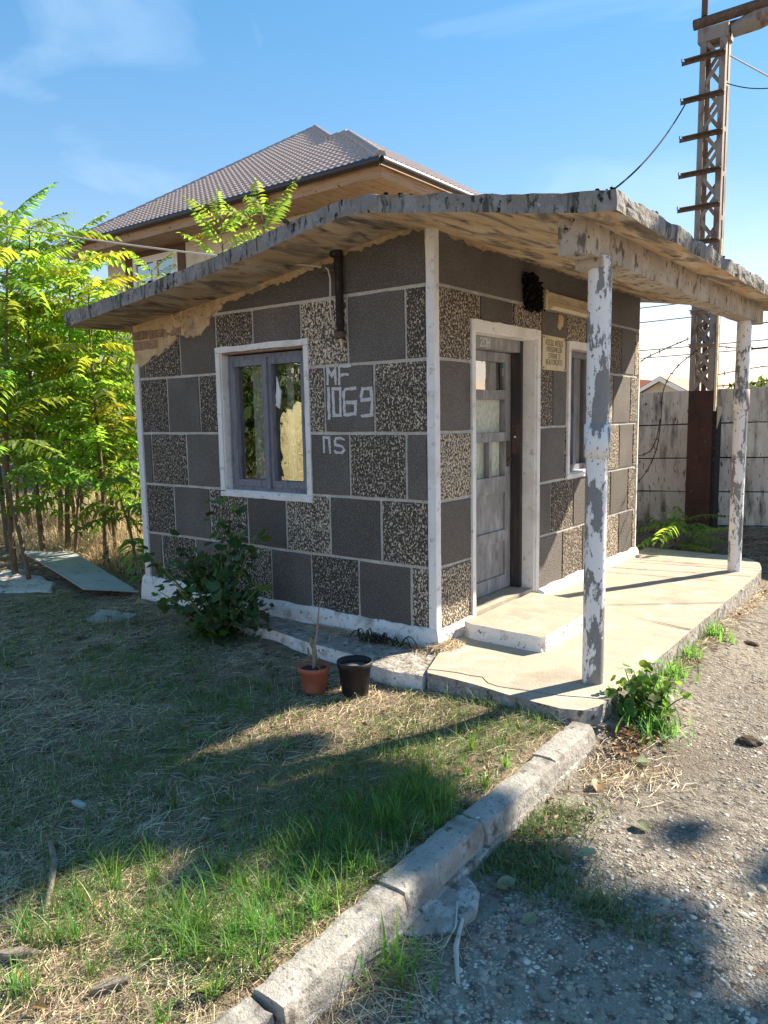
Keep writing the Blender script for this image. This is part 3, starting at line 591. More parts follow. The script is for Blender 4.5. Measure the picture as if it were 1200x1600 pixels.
# pleated sheet behind the glass
def curtain_and_streak(fn, u0, u1, v0, v1, d, mat, parent, amp=.02):
    mb = MB(); n = 44; vs = []
    for i in range(n):
        t = i / (n - 1); dd = d + amp * math.sin(t * 40) + amp * .5 * math.sin(t * 97)
        for v in (v0, (v0 + v1) / 2, v1): vs.append(fn(u0 + (u1 - u0) * t, v, dd))
    mb.add(vs, [(i * 3 + j, (i + 1) * 3 + j, (i + 1) * 3 + j + 1, i * 3 + j + 1) for i in range(n - 1) for j in range(2)], True)
    return mb.obj('curtain_and_streak', mat, parent)
for c0, c1 in ((u0 + .18, u0 + .30), (um + .10, um + .17)): curtain_and_streak(FW, c0, c1, v0 + .06, v1 - .08, -.17, 'curtain_and_streak', window, .012)  # pale strips added inside to stand for streaky reflections in the panes
# door
do = trim_band('door', DW, (DOOR[0] - .05, DOOR[1] + .05, DOOR[2] + .01, DOOR[3] + .065), (DOOR[0] - .005, DOOR[1] - .002, DOOR[2], DOOR[3] - .002), .026, 'white_paint', hut)
a0, a1, b0, b1 = DOOR
rv = MB(); rv.prism([(a1 - .012, b0), (a1 + .001, b0), (a1 + .001, b1), (a1 - .012, b1)], DW, -.11, .006); rv.prism([(a0 - .001, b0), (a0 + .012, b0), (a0 + .012, b1), (a0 - .001, b1)], DW, -.11, .006)
rv.prism([(a0, b1 - .012), (a1, b1 - .012), (a1, b1 + .001), (a0, b1 + .001)], DW, -.11, .006); rv.obj('reveal', 'white_paint', do)
rv = MB(); rv.box(-.24, .0, a0, a1, .07, .128); rv.obj('threshold', 'porch_concrete', do)
fr = MB(); fr.prism([(a1 - .05, b0 + .03), (a1 - .0005, b0 + .03), (a1 - .0005, b1), (a1 - .05, b1)], DW, -.24, -.095, inset=.003); fr.prism([(a0 + .0005, b0 + .03), (a0 + .05, b0 + .03), (a0 + .05, b1), (a0 + .0005, b1)], DW, -.24, -.095, inset=.003)
frm = fr.obj('frame', 'dark_wood', do)
fr = MB(); fr.prism([(a0 + .051, b1 - .10), (a1 - .051, b1 - .10), (a1 - .051, b1 - .001), (a0 + .051, b1 - .001)], DW, -.24, -.10, inset=.003); fr.obj('frame_head', 'door_wood', do)
L0, L1 = a0 + .053, a1 - .053; ZB, ZT = .135, b1 - .104
dx0, dx1 = -.225, -.180
def dpart(name, u0, u1, v0, v1, d0=dx0, d1=dx1, mat='door_wood', ins=.004):
    q = MB(); q.prism([(u0, v0), (u1, v0), (u1, v1), (u0, v1)], DW, d0, d1, inset=ins); return q.obj(name, mat, do)
dpart('stile', L0, L0 + .09, ZB, ZT); dpart('stile', L1 - .085, L1, ZB, ZT)
ra, rb = L0 + .09, L1 - .085
for z0, z1 in ((ZB, .245), (.515, .605), (.90, 1.03), (1.30, 1.37), (1.62, 1.69), (ZT - .07, ZT)): dpart('rail', ra, rb, z0, z1)
dpart('mullion', 1.015, 1.06, 1.03, 1.30)
for z0, z1 in ((.245, .515), (.605, .90)): dpart('panel', ra, rb, z0, z1, -.215, -.195)
for u0_, u1_, z0, z1, mt in ((ra, 1.015, 1.03, 1.30, 'door_glass'), (1.06, rb, 1.03, 1.30, 'door_glass'), (ra, rb, 1.37, 1.62, 'door_glass'), (ra, rb, 1.69, ZT - .07, 'sky_glass')):
    q = MB(); q.add([DW(u0_, z0, -.204), DW(u1_, z0, -.204), DW(u1_, z1, -.204), DW(u0_, z1, -.204)], [(0, 1, 2, 3)]); q.obj('pane', mt, do)
curtain_and_streak(DW, ra - .05, rb + .0, 1.02, 1.66, -.236, 'curtain_and_streak', do, .006)
q = MB(); q.prism(ragged([(1.075, 1.695), (rb - .02, 1.695), (rb - .04, ZT - .075), (1.12, ZT - .075), (1.075, 1.695)], .04, .008)[:-1], DW, -.226, -.222); q.obj('curtain_and_streak', 'curtain_and_streak', do)
q = MB(); q.box(-.178, -.170, L1 - .07, L1 - .025, 1.10, 1.30); q.tube([(-.172, L1 - .05, 1.16), (-.15, L1 - .05, 1.16)], .012, 10); q.obj('lock_plate', 'rust', do)
q = MB(); q.box(-.165, -.110, a1 - .0545, a1 - .0495, 1.20, 1.42); q.tube([(-.135, a1 - .0495, 1.33), (-.135, a1 - .062, 1.33)], .017, 12); q.obj('strike_plate', 'rust', frm)
q = MB(); q.tube([(-.135, a1 - .0625, 1.33), (-.135, a1 - .066, 1.33)], .009, 10); q.obj('keyhole', 'pvc_white', frm)

# stroke lettering -------------------------------------------------------
GL = {'A': [[(0, 0), (.5, 1), (1, 0)], [(.2, .4), (.8, .4)]], 'C': [[(1, .9), (.6, 1), (.1, .8), (0, .5), (.1, .2), (.6, 0), (1, .1)]], 'D': [[(0, 0), (0, 1), (.6, 1), (1, .7), (1, .3), (.6, 0), (0, 0)]],
      'E': [[(1, 1), (0, 1), (0, 0), (1, 0)], [(0, .52), (.75, .52)]], 'F': [[(1, 1), (0, 1), (0, 0)], [(0, .5), (.8, .5)]], 'H': [[(0, 0), (0, 1)], [(1, 0), (1, 1)], [(0, .5), (1, .5)]], 'I': [[(.5, 0), (.5, 1)]],
      'L': [[(0, 1), (0, 0), (1, 0)]], 'M': [[(0, 0), (0, 1), (.5, .5), (1, 1), (1, 0)]], 'N': [[(0, 0), (0, 1), (1, 0), (1, 1)]], 'O': [[(0, .1), (0, .9), (.15, 1), (.85, 1), (1, .9), (1, .1), (.85, 0), (.15, 0), (0, .1)]],
      'P': [[(0, 0), (0, 1), (.8, 1), (1, .85), (1, .6), (.8, .45), (0, .45)]], 'R': [[(0, 0), (0, 1), (.8, 1), (1, .85), (1, .6), (.8, .48), (0, .48)], [(.5, .48), (1, 0)]], 'S': [[(1, .9), (.7, 1), (.2, 1), (0, .8), (.1, .58), (.9, .44), (1, .2), (.8, 0), (.2, 0), (0, .1)]],
      'T': [[(0, 1), (1, 1)], [(.5, 1), (.5, 0)]], 'U': [[(0, 1), (0, .15), (.2, 0), (.8, 0), (1, .15), (1, 1)]], 'Z': [[(0, 1), (1, 1), (0, 0), (1, 0)]], '!': [[(.5, 1), (.5, .3)], [(.5, .1), (.5, 0)]],
      'Ă': [[(0, 0), (.5, .9), (1, 0)], [(.2, .35), (.8, .35)], [(.3, 1.15), (.5, 1.05), (.7, 1.15)]], 'Ș': [[(1, .9), (.7, 1), (.2, 1), (0, .8), (.1, .58), (.9, .44), (1, .2), (.8, 0), (.2, 0), (0, .1)], [(.5, -.1), (.4, -.25)]],
      '0': [[(0, .05), (0, 1), (1, 1), (1, .05), (0, .05)]], '1': [[(.5, 0), (.5, 1)]], '6': [[(1, 1), (.15, .96), (0, .85), (0, .08), (.95, .08), (1, .5), (.1, .5)]], '9': [[(.95, .60), (.15, .55), (.08, .72), (.2, .97), (.9, .97), (1, .6), (.98, .06), (.1, .0)]],
      '2': [[(0, .8), (.2, 1), (.8, 1), (1, .8), (0, 0), (1, 0)]], 'п': [[(0, 0), (.05, 1), (.9, 1), (1, 0)]]}
def strokes(mb, fn, ch, u, v, wd, ht, th, d0, d1, wob=.0):
    for ln in GL[ch]:
        pts = [(u + x * wd + random.uniform(-wob, wob), v + y * ht + random.uniform(-wob, wob)) for x, y in ln]
        if th > .012:
            fine = []
            for a, b in zip(pts[:-1], pts[1:]):
                k = max(1, int(math.dist(a, b) / .022)); fine += [(a[0] + (b[0] - a[0]) * i / k + random.uniform(-.0022, .0022), a[1] + (b[1] - a[1]) * i / k + random.uniform(-.0022, .0022)) for i in range(k)]
            pts = fine + [pts[-1]]
        for a, b in zip(pts[:-1], pts[1:]):
            dx, dy = b[0] - a[0], b[1] - a[1]; l = math.hypot(dx, dy) or 1e-6; ex, ey = dx / l * th / 2, dy / l * th / 2; px, py = -ey, ex
            t2 = random.uniform(.85, 1.15) if th < .012 else random.uniform(.72, 1.25)
            d1 += 2e-5
            mb.prism([(a[0] - ex + px * t2, a[1] - ey + py * t2), (a[0] - ex - px * t2, a[1] - ey - py * t2), (b[0] + ex - px * t2, b[1] + ey - py * t2), (b[0] + ex + px * t2, b[1] + ey + py * t2)], fn, d0, d1)
    return mb
def text(mb, fn, s_, u, v, wd, ht, th, gap, d0, d1, wob=0):
    for ch in s_:
        if ch == ' ': u += wd * .7; continue
        cw = wd * (.5 if ch in '!' else .35 if ch in 'I1' else 1)
        strokes(mb, fn, ch, u, v, cw, ht, th, d0, d1, wob); u += cw + gap
    return mb
def width_of(s_, wd, gap): return sum((wd * .7) if c == ' ' else (wd * (.5 if c == '!' else .35 if c in 'I1' else 1)) + gap for c in s_) - gap
cf = (.0095, .0128, .003)
for ch_, u_, v_, w_, h_, t_ in (('M', -.872, 1.735, .072, .105, .019), ('F', -.765, 1.732, .095, .12, .019), ('1', -.878, 1.500, .02, .205, .022), ('0', -.828, 1.51, .066, .19, .021), ('6', -.728, 1.51, .10, .19, .021), ('9', -.585, 1.51, .10, .19, .021),
                                ('п', -.925, 1.265, .055, .105, .017), ('S', -.825, 1.262, .085, .10, .017)):
    q = MB(); strokes(q, FW, ch_, u_, v_, w_, h_, t_, *cf); q.obj('painted_digit' if ch_.isdigit() else 'painted_letter', 'chalk_paint', hut)
q = MB(); text(q, DW, '20H', a0 + .27, b1 - .085, .035, .055, .008, .014, -.101, -.0985, .001); q.obj('door_number', 'chalk_paint', do)

# window in the door wall
w2 = trim_band('window', DW, (WIN2[0] - .045, WIN2[1] + .05, WIN2[2] - .035, WIN2[3] + .06), (WIN2[0], WIN2[1], WIN2[2], WIN2[3]), .024, 'white_paint', hut)
a, b, c, d = WIN2
rv = MB(); rv.prism([(b - .012, c), (b + .001, c), (b + .001, d), (b - .012, d)], DW, -.20, .005); rv.prism([(a - .001, c), (a + .012, c), (a + .012, d), (a - .001, d)], DW, -.20, .005); rv.prism([(a, c - .001), (b, c - .001), (b, c + .012), (a, c + .012)], DW, -.20, .005); rv.obj('reveal', 'white_paint', w2)
fo = MB(); frame_rect(fo, DW, a + .013, b - .013, c + .013, d - .004, .05, -.16, -.09); fo.obj('frame', 'blue_wood', w2)
fo = MB(); fo.prism([((a + b) / 2 - .03, c + .06), ((a + b) / 2 + .03, c + .06), ((a + b) / 2 + .03, d - .06), ((a + b) / 2 - .03, d - .06)], DW, -.155, -.085, inset=.004); fo.obj('mullion', 'blue_wood', w2)
for p0, p1 in ((a + .06, (a + b) / 2 - .03), ((a + b) / 2 + .03, b - .06)):
    g = MB(); g.add([DW(p0, c + .06, -.126), DW(p1, c + .06, -.126), DW(p1, d - .05, -.126), DW(p0, d - .05, -.126)], [(0, 1, 2, 3)]); g.obj('pane', 'window_glass', w2)
q = MB(); q.box(-.09, -.03, b - .12, b - .05, c + .012, c + .05); q.obj('sill_rubble', 'plinth_paint', w2)

# ------------------------------------------------------------------ porch, apron, step, kerb
porch = tag(bpy.data.objects.new('porch_floor', None), kind='structure'); link(porch)
XY = lambda u, v, d: (u, v, d)
crack = [(.24, -.455), (.31, -.425), (.42, -.405), (.50, -.405), (.57, -.392), (.61, -.43), (.64, -.452), (.71, -.465), (.81, -.447), (.86, -.437), (.91, -.428), (1.0, -.41), (1.07, -.392), (1.16, -.355), (1.275, -.315)]
def gridtop(poly, zt, zb, mat, name, parent, side='edge_concrete', amp=.003, step=.09):
    """polygon slab: bmesh n-gon top poked by knife-free triangulation, sides rough"""
    bm = bmesh.new(); pts = []
    for a_, b_ in zip(poly, poly[1:] + poly[:1]):
        n_ = max(1, int(math.dist(a_, b_) / step)); pts += [(a_[0] + (b_[0] - a_[0]) * i / n_, a_[1] + (b_[1] - a_[1]) * i / n_) for i in range(n_)]
    def nn(p): return mnoise.noise(Vector((p[0] * 8, p[1] * 8, 2)))
    top = [bm.verts.new((p[0], p[1], zt + .006 * nn(p) - .002)) for p in pts]
    ins = []
    cx = sum(p[0] for p in pts) / len(pts); cy = sum(p[1] for p in pts) / len(pts)
    mid = [bm.verts.new((p[0] + .010 * mnoise.noise(Vector((p[0] * 13, p[1] * 13, 5))), p[1] + .010 * mnoise.noise(Vector((p[0] * 13, p[1] * 13, 8))), zt - .028)) for p in pts]
    bot = [bm.verts.new((p[0], p[1], zb)) for p in pts]
    f = bm.faces.new(top); f.material_index = 0
    n_ = len(pts)
    for i in range(n_):
        for a_, b_ in ((top, mid), (mid, bot)):
            g_ = bm.faces.new((a_[i], a_[(i + 1) % n_], b_[(i + 1) % n_], b_[i])); g_.material_index = 1
    bmesh.ops.triangulate(bm, faces=[f]); bmesh.ops.recalc_face_normals(bm, faces=bm.faces)
    me = bpy.data.meshes.new(name); bm.to_mesh(me); bm.free(); me.materials.append(MATS[mat]); me.materials.append(MATS[side])
    return mk(name, me, parent)
g_ = .004
gridtop([(x, y + g_) for x, y in crack] + [(1.275, .5), (1.27, 1.212), (1.27, 2.2), (1.265, 3.3), (1.24, 3.62), (1.17, 3.9), (1.05, 4.08), (.85, 4.18), (-.02, 4.2), (-.02, .03), (.03, .0), (.1, -.10), (.18, -.30)], .036, -.16, 'porch_concrete', 'slab', porch)
gridtop([(x, y - g_) for x, y in crack[::-1]] + [(.27, -.50), (.50, -.508), (.68, -.525), (.83, -.545), (.98, -.562), (1.12, -.56), (1.22, -.52), (1.27, -.42)], .034, -.16, 'porch_concrete', 'broken_edge', porch)
q = MB()                                                  # dirt-filled hair crack across the slab
hc = [(.86, 1.31), (.93, 1.29), (1.0, 1.275), (1.09, 1.25), (1.15, 1.235), (1.20, 1.215), (1.268, 1.212)]
for i, (a_, b_) in enumerate(zip(hc[:-1], hc[1:])):
    h0, h1 = .002 + i * .0012, .002 + (i + 1) * .0012; q.add([(a_[0], a_[1] - h0, .0395), (b_[0], b_[1] - h1, .0395), (b_[0], b_[1] + h1, .0395), (a_[0], a_[1] + h0, .0395)], [(0, 1, 2, 3)])
q.obj('crack', 'clod_earth', porch)
step_ = gridtop([(.07, .24), (.15, .205), (.65, .195), (.665, .23), (.66, .7), (.655, 1.17), (.60, 1.21), (.07, 1.23)], .138, .0, 'porch_concrete', 'door_step', None, side='plinth_paint', step=.06)
tag(step_, 'low concrete step below the weathered hut door', 'step')
apron = gridtop([(-1.75, -.06), (-1.82, -.18), (-1.68, -.33), (-1.14, -.34), (-.7, -.42), (-.32, -.44), (-.1, -.53), (.05, -.55), (.245, -.515), (.24, -.46), (.17, -.30), (.09, -.10), (.03, -.06)], .012, -.16, 'edge_concrete', 'apron_path', None, side='plinth_paint', step=.06)
tag(apron, kind='structure')
# small upright lip at the porch right edge
kerb = tag(bpy.data.objects.new('kerb', None), kind='structure'); link(kerb)
def rough_box(mb, L_, W_, H_, n=14, amp=.006, chip=.02, seed=0):
    bm = bmesh.new(); bmesh.ops.create_cube(bm, size=1)
    for v in bm.verts: v.co = Vector((v.co.x * W_, v.co.y * L_, v.co.z * H_))
    es = [e for e in bm.edges if abs(e.verts[0].co.y - e.verts[1].co.y) > L_ * .5]
    bmesh.ops.subdivide_edges(bm, edges=es, cuts=n, use_grid_fill=True)
    es = [e for e in bm.edges if abs(e.verts[0].co.x - e.verts[1].co.x) > W_ * .5]; bmesh.ops.subdivide_edges(bm, edges=es, cuts=3, use_grid_fill=True)
    es = [e for e in bm.edges if abs(e.verts[0].co.z - e.verts[1].co.z) > H_ * .5]; bmesh.ops.subdivide_edges(bm, edges=es, cuts=4, use_grid_fill=True)
    for v in bm.verts:
        p = v.co; nn = mnoise.noise(Vector((p.x * 9 + seed, p.y * 9, p.z * 9))); n2 = mnoise.noise(Vector((p.x * 28 + seed, p.y * 28, p.z * 28)))
        corner = (abs(p.x) > W_ * .49) and (p.z > H_ * .49); endc = abs(p.y) > L_ * .49 and (p.z > H_ * .49 or abs(p.x) > W_ * .49)
        v.co += v.co.normalized() * 0 + Vector((nn * amp + n2 * amp * .4, 0, nn * amp * .6))
        if corner: v.co.x -= math.copysign(.008 + max(0, n2) * chip * .6, p.x); v.co.z -= .004 + max(0, n2) * chip * .6
        if endc: v.co.y -= math.copysign(.003 + max(0, n2) * chip * .8, p.y)
    vs = [v.co.copy() for v in bm.verts]; bm.verts.index_update(); mb.add(vs, [[v.index for v in f.verts] for f in bm.faces], False); bm.free(); return mb
for i, (y0, y1, dx, dz, rz, tilt) in enumerate([(-1.038, -.585, 0, -.006, .01, 0), (-1.660, -1.042, .010, -.009, -.012, .01), (-2.180, -1.664, .0, -.006, .012, -.01), (-2.745, -2.186, .016, -.010, .025, .01), (-3.35, -2.755, -.010, -.024, -.028, .02), (-3.97, -3.355, .0, -.016, .02, 0)]):
    q = MB(); rough_box(q, y1 - y0, .128, .24, seed=i * 7.3); o = q.obj('kerb_stone', 'kerb_concrete', kerb); o.location = (1.252 + dx, (y0 + y1) / 2, -.118 + dz); o.rotation_euler = (0, tilt, rz)
q = MB(); q.prism(ragged([(1.20, -3.4), (1.335, -3.4), (1.338, -2.7), (1.333, -2.2), (1.335, -1.6), (1.332, -1.1), (1.32, -.62), (1.20, -.62), (1.20, -3.4)], .06, .006)[:-1], XY, -.2, -.098, inset=.015); q.obj('footing', 'edge_concrete', kerb)
q = MB(); q.prism(ragged([(1.30, -2.22), (1.37, -2.20), (1.46, -2.10), (1.47, -2.0), (1.42, -1.90), (1.36, -1.84), (1.30, -1.80), (1.30, -2.22)], .04, .008)[:-1], XY, -.16, -.108, inset=.02); q.obj('concrete_haunch', 'edge_concrete', kerb)

# ------------------------------------------------------------------ things on the hut
t = thing('warning_sign', 'yellowed warning sign plate screwed on the wall beside the door', 'sign', (.012, 1.705, 1.98))
q = MB(); q.prism([(-.21, -.132), (.207, -.134), (.21, .13), (-.207, .134)], DW, .0, .010, inset=.002); q.obj('plate', 'sign_board', t)
q = MB()
for line, zz, wd_, ht_ in (('ACCESUL INTERZIS', .060, .0155, .040), ('PERSOANELOR', .012, .019, .034), ('STRĂINE ȘI', -.038, .019, .034), ('NEAUTORIZATE!', -.088, .019, .036)):
    wt = width_of(line, wd_, .007); text(q, DW, line, -wt / 2, zz, wd_, ht_, .0055, .007, .0098, .0106, .0008)
q.obj('lettering', 'sign_ink', t)
for u, v in ((-.195, .118), (.195, .116), (-.195, -.118), (.195, -.12)):
    q = MB(); q.tube([(.010, u, v), (.0135, u, v)], .007, 8); q.obj('screw', 'wire_rusty', t)
t = thing('tube_lamp', 'cream fluorescent tube lamp mounted above the sign and side window', 'lamp', (.012, 2.0, 2.36))
q = MB(); q.box(0, .035, -.52, .62, .0, .075); q.obj('housing', 'lamp_cream', t)
q = MB(); q.prism([(.035, .01), (.075, -.005), (.09, -.04), (.07, -.06), (.035, -.055), (.0, -.02)], lambda u, v, d: (u, d, v), -.50, .60); q.obj('diffuser', 'lamp_cream', t)
q = MB(); q.box(0, .06, -.56, -.52, -.06, .078); q.obj('end_cap', 'lamp_cream', t)
q = MB(); q.prism(ragged([(1.78, 2.19), (1.83, 2.17), (1.88, 2.21), (1.90, 2.27), (1.86, 2.30), (1.80, 2.29), (1.78, 2.19)], .03, .008)[:-1], DW, .0095, .013); q.obj('bare_patch', 'ochre_plaster', hut)
pos = [(.014 + abs(random.gauss(0, .018)), 1.30 + max(-.13, min(.13, random.gauss(0, .07))), 2.40 + max(-.12, min(.12, random.gauss(0, .06)))) for _ in range(420)]
V, F = lumps(pos, [random.uniform(.008, .026) for _ in pos], ICO1, .9, .5)
tag(mk('soot_nest', np_mesh('soot_nest', V, [F], 'soot_and_blocker', False)), 'black sooty cobweb tangle on the wall left of the tube lamp', 'cobweb')
t = thing('tag_card', 'small blue and white card tag hanging inside the door pane', 'tag', (-.199, 1.285, 1.86))
q = MB(); q.prism([(-.022, .0), (.022, .0), (.022, .06), (-.022, .06)], DW, -.002, .0); q.obj('blue_part', 'blue_card', t)
q = MB(); q.prism([(-.022, -.06), (.022, -.06), (.022, -.001), (-.022, -.001)], DW, -.002, .0); q.obj('white_part', 'white_card', t)
# service pipe
t = thing('service_pipe', 'rusty black cable pipe clamped to the front wall under the eave', 'pipe', (-.72, -.045, 0))
q = MB(); q.tube([(0, 0, 2.03), (0, 0, 2.3), (-.005, 0, 2.57)], [.026, .027, .029], 14); q.obj('tube', 'cable_black', t)
q = MB(); q.lathe([(.030, 0), (.042, .004), (.046, .03), (.042, .055), (.02, .06)], 14, (-.012, -.008, 2.56)); q.obj('weather_cap', 'cable_black', t)
q = MB(); q.lathe([(.030, 0), (.036, .002), (.037, .035), (.032, .045)], 14, (0, 0, 2.03)); q.obj('rusty_collar', 'rust', t)
q = MB(); q.tube([(0, .045, 2.47), (-.03, -.02, 2.475), (-.085, -.045, 2.49)], .010, 8); q.tube([(-.085, -.045, 2.465), (-.085, -.045, 2.515)], .02, 10); q.obj('insulator_hook', 'rust', t)
q = MB(); q.tube([(-.085, -.05, 2.50), (-.05, -.05, 2.48), (-.035, -.048, 2.42), (-.04, -.045, 2.33), (-.05, -.04, 2.24), (-.045, -.035, 2.17), (-.03, -.02, 2.13)], .0065, 8); q.obj('cable_tail', 'wire_pale', t)
q = MB(); q.tube([(0, .0, 2.03), (.005, .01, 1.97)], .010, 6); q.obj('cut_cable', 'lamp_cream', t)

def sagwire(name, label, a_, b_, sag, r, mat, n=24, cat='wire', group=None):
    a_, b_ = Vector(a_), Vector(b_); q = MB()
    q.tube([a_.lerp(b_, i / n) - Vector((0, 0, sag * 4 * (i / n) * (1 - i / n))) for i in range(n + 1)], r, 5)
    return tag(q.obj(name, mat), label, cat, group)
pa = Vector((-.805, -.095, 2.50)); pbb = Vector((-5.0, -.13, 3.50)); dirw = (pbb - pa)
sagwire('overhead_cable', 'pale overhead cable running left from the rusty service pipe', pa, pa + dirw * 2.2 + Vector((0, 0, .12)), .12, .0075, 'wire_pale', cat='cable')

# ------------------------------------------------------------------ fence behind
fdir = Vector((.985, .17, 0)).normalized(); fo_ = Vector((-.64, 5.62, 0))
fence = thing('concrete_fence', 'weathered grey concrete panel fence behind the hut', 'fence', fo_, math.atan2(fdir.y, fdir.x))
fence.rotation_euler = (0, -.022, math.atan2(fdir.y, fdir.x))
rows = [(-.10, .078), (.090, .493), (.505, .908), (.920, 1.325), (1.337, 1.74)]
cols = [(-4.3, -2.36), (-2.22, -.30), (-.16, .735), (.875, 2.78), (2.92, 4.9)]
for k, (c0, c1) in enumerate(cols):
    for z0, z1 in rows:
        q = MB(); dd = random.uniform(-.006, .006); q.prism(ragged([(c0, z0), (c1, z0), (c1, z1), (c0, z1), (c0, z0)], .25, .004)[:-1], FW, -.03 + dd, .025 + dd, inset=.008); o = q.obj('panel', 'fence_concrete', fence)
q = MB(); q.box(-4.3, 4.9, .040, .055, -.1, 1.70); q.obj('light_blocker', 'soot_and_blocker', fence)  # added dark sheet: stops light through the panel gaps, keeps the joints dark
for u in (-2.29, -.23, .805, 2.85):
    q = MB(); q.box(u - .075, u + .075, -.06, .07, -.15, 1.70); q.obj('fence_post', 'fence_concrete', fence)
q = MB(); q.bar((.80, .03, 1.70), (.83, -.10, 2.75), .05, .05); q.obj('wire_arm', 'wire_rusty', fence)
# barbed wire
def barbed(name, label, pts, r=.006):
    P_ = [Vector(p) for p in pts]; q = MB(); fine = []
    for i in range(len(P_) - 1):
        p0 = P_[max(0, i - 1)]; p1 = P_[i]; p2 = P_[i + 1]; p3 = P_[min(len(P_) - 1, i + 2)]
        for k in range(8):
            t_ = k / 8; fine.append(.5 * ((2 * p1) + (p2 - p0) * t_ + (2 * p0 - 5 * p1 + 4 * p2 - p3) * t_ ** 2 + (3 * p1 - p0 - 3 * p2 + p3) * t_ ** 3))
    fine.append(P_[-1]); q.tube(fine, r, 5)
    for i in range(1, len(fine) - 1, 3):
        for _ in range(2):
            d_ = Vector((random.gauss(0, 1), random.gauss(0, 1), random.gauss(0, 1))).normalized() * .028; q.tube([fine[i] - d_, fine[i] + d_], .0035, 4)
    return tag(q.obj(name, 'wire_rusty'), label, 'barbed wire')
barbed('barbed_wire', 'drooping barbed wire strand curling down in front of the fence', [(.20, 5.14, 2.20), (-.05, 5.16, 2.0), (-.18, 5.15, 1.75), (-.20, 5.14, 1.35), (-.25, 5.12, 1.0), (-.42, 5.10, .68), (-.75, 5.05, .40)])
barbed('barbed_wire', 'short barbed wire strand bending left from the vertical droop', [(-.2, 5.13, 1.42), (-.24, 5.10, 1.15), (-.36, 5.08, 1.0), (-.75, 5.02, .94)])
barbed('barbed_wire', 'loose barbed wire end sticking out left of the pylon', [(.12, 5.05, 2.32), (-.12, 5.0, 2.22), (-.38, 4.98, 2.10), (-.52, 4.96, 1.90)])
barbed('barbed_wire', 'upper barbed wire strand from the pylon to the right', [(.36, 5.3, 2.60), (.62, 5.45, 2.50), (.95, 5.60, 2.48), (1.6, 5.75, 2.52), (2.6, 5.95, 2.56)])
barbed('barbed_wire', 'middle barbed wire strand from the pylon to the right', [(.34, 5.3, 2.24), (.62, 5.45, 2.20), (.95, 5.6, 2.22), (1.6, 5.75, 2.30), (2.6, 5.95, 2.28)])
barbed('barbed_wire', 'lower barbed wire strand just above the fence right of pylon', [(.32, 5.3, 1.90), (.60, 5.45, 1.96), (.95, 5.6, 2.0), (1.6, 5.75, 1.98), (2.6, 5.95, 2.02)])
barbed('barbed_wire', 'barbed wire strand resting along the fence top right of pylon', [(.30, 5.3, 1.78), (.60, 5.45, 1.80), (.95, 5.6, 1.84), (1.6, 5.75, 1.86), (2.6, 5.95, 1.92)])

# ------------------------------------------------------------------ lattice pylon
PX, PY, PW, PD = .10, 5.18, .265, .22
pyl = thing('lattice_pylon', 'tall rusty lattice steel pylon with side steps before the fence', 'pylon', (PX, PY, 0))
ZT_ = 5.62
q = MB(); q.box(0, PW - .0, 0, PD, .0, 1.735); q.obj('rust_box', 'rust_box', pyl)
q = MB(); q.box(PW + .002, PW + .040, .06, PD + .05, .0, 1.55); q.obj('side_channel', 'cable_black', pyl)
for (lx, ly) in ((0, 0), (PW - .062, 0), (0, PD - .01), (PW - .062, PD - .01)):
    q = MB(); q.box(lx, lx + .062, ly, ly + .010, 1.737, ZT_)
    ex = lx if lx == 0 else lx + .052
    q.box(ex, ex + .010, ly + (.011 if ly == 0 else -.07), ly + (.08 if ly == 0 else -.001), 1.737, ZT_); q.obj('leg', 'pylon_paint', pyl)
zs = np.arange(1.76, 5.50, .235)
for k, z in enumerate(zs):
    for f_, yy in ((0, .0145), (1, PD - .018)):
        up_ = (k + f_) % 2 == 0
        if z < 2.9 or f_ == 1 or True:
            q = MB(); q.bar((.05, yy, z if up_ else z + .225), (PW - .05, yy, z + .225 if up_ else z), .040, .007, up=(0, 1, 0)); q.v = [(a, b, c) for a, b, c in q.v]; q.obj('brace', 'pylon_paint', pyl)
    if z < 2.6:
        up_ = k % 2 == 1
        q = MB(); q.bar((.05, .0225, z if up_ else z + .225), (PW - .05, .0225, z + .225 if up_ else z), .040, .007, up=(0, 1, 0)); q.obj('brace', 'pylon_paint', pyl)
    if k % 2 == 0:
        for xx in (.004, PW - .004):
            q = MB(); q.bar((xx, .02, z), (xx, PD - .02, z), .006, .05); q.obj('batten', 'pylon_paint', pyl)
for k, z in enumerate([2.22, 2.60, 3.36, 3.74, 4.11, 4.50, 4.90, 5.31]):
    ln = .30 if k > 1 else .0
    q = MB(); q.box(-.19 if k > 1 else -.01, PW + .004, -.012, -.002, z, z + .042); q.box(-.15 if k > 1 else -.01, PW, -.075, -.012, z + .034, z + .042)
    if k > 1: q.box(-.195, -.185, -.012, -.002, z + .0421, z + .075)
    q.obj('step', 'rust' if k > 1 else 'pylon_paint', pyl)
q = MB(); q.box(PW + .006, PW + .028, .02, .06, 1.5, 3.4); q.obj('cable_duct', 'lamp_cream', pyl)
q = MB(); q.box(-.03, PW + .02, -.004, PD + .004, ZT_ - .12, ZT_ + .02); q.obj('head_plate', 'pylon_paint', pyl)
q = MB(); q.tube([(-.08, .02, ZT_ + .09), (3.2, .02, ZT_ + .13)], .055, 14); q.obj('portal_tube', 'rust', pyl)
q = MB(); q.bar((-.06, .14, ZT_ + .03), (3.2, .14, ZT_ + .06), .08, .05); q.bar((.45, .13, ZT_ - .03), (3.2, .13, ZT_ - .01), .06, .06); q.obj('portal_beam', 'rust', pyl)
for k in range(5):
    q = MB(); q.bar((.55 + k * .5, .02, ZT_ + .08), (.75 + k * .5, .13, ZT_ - .02), .07, .012); q.obj('gusset', 'rust', pyl)
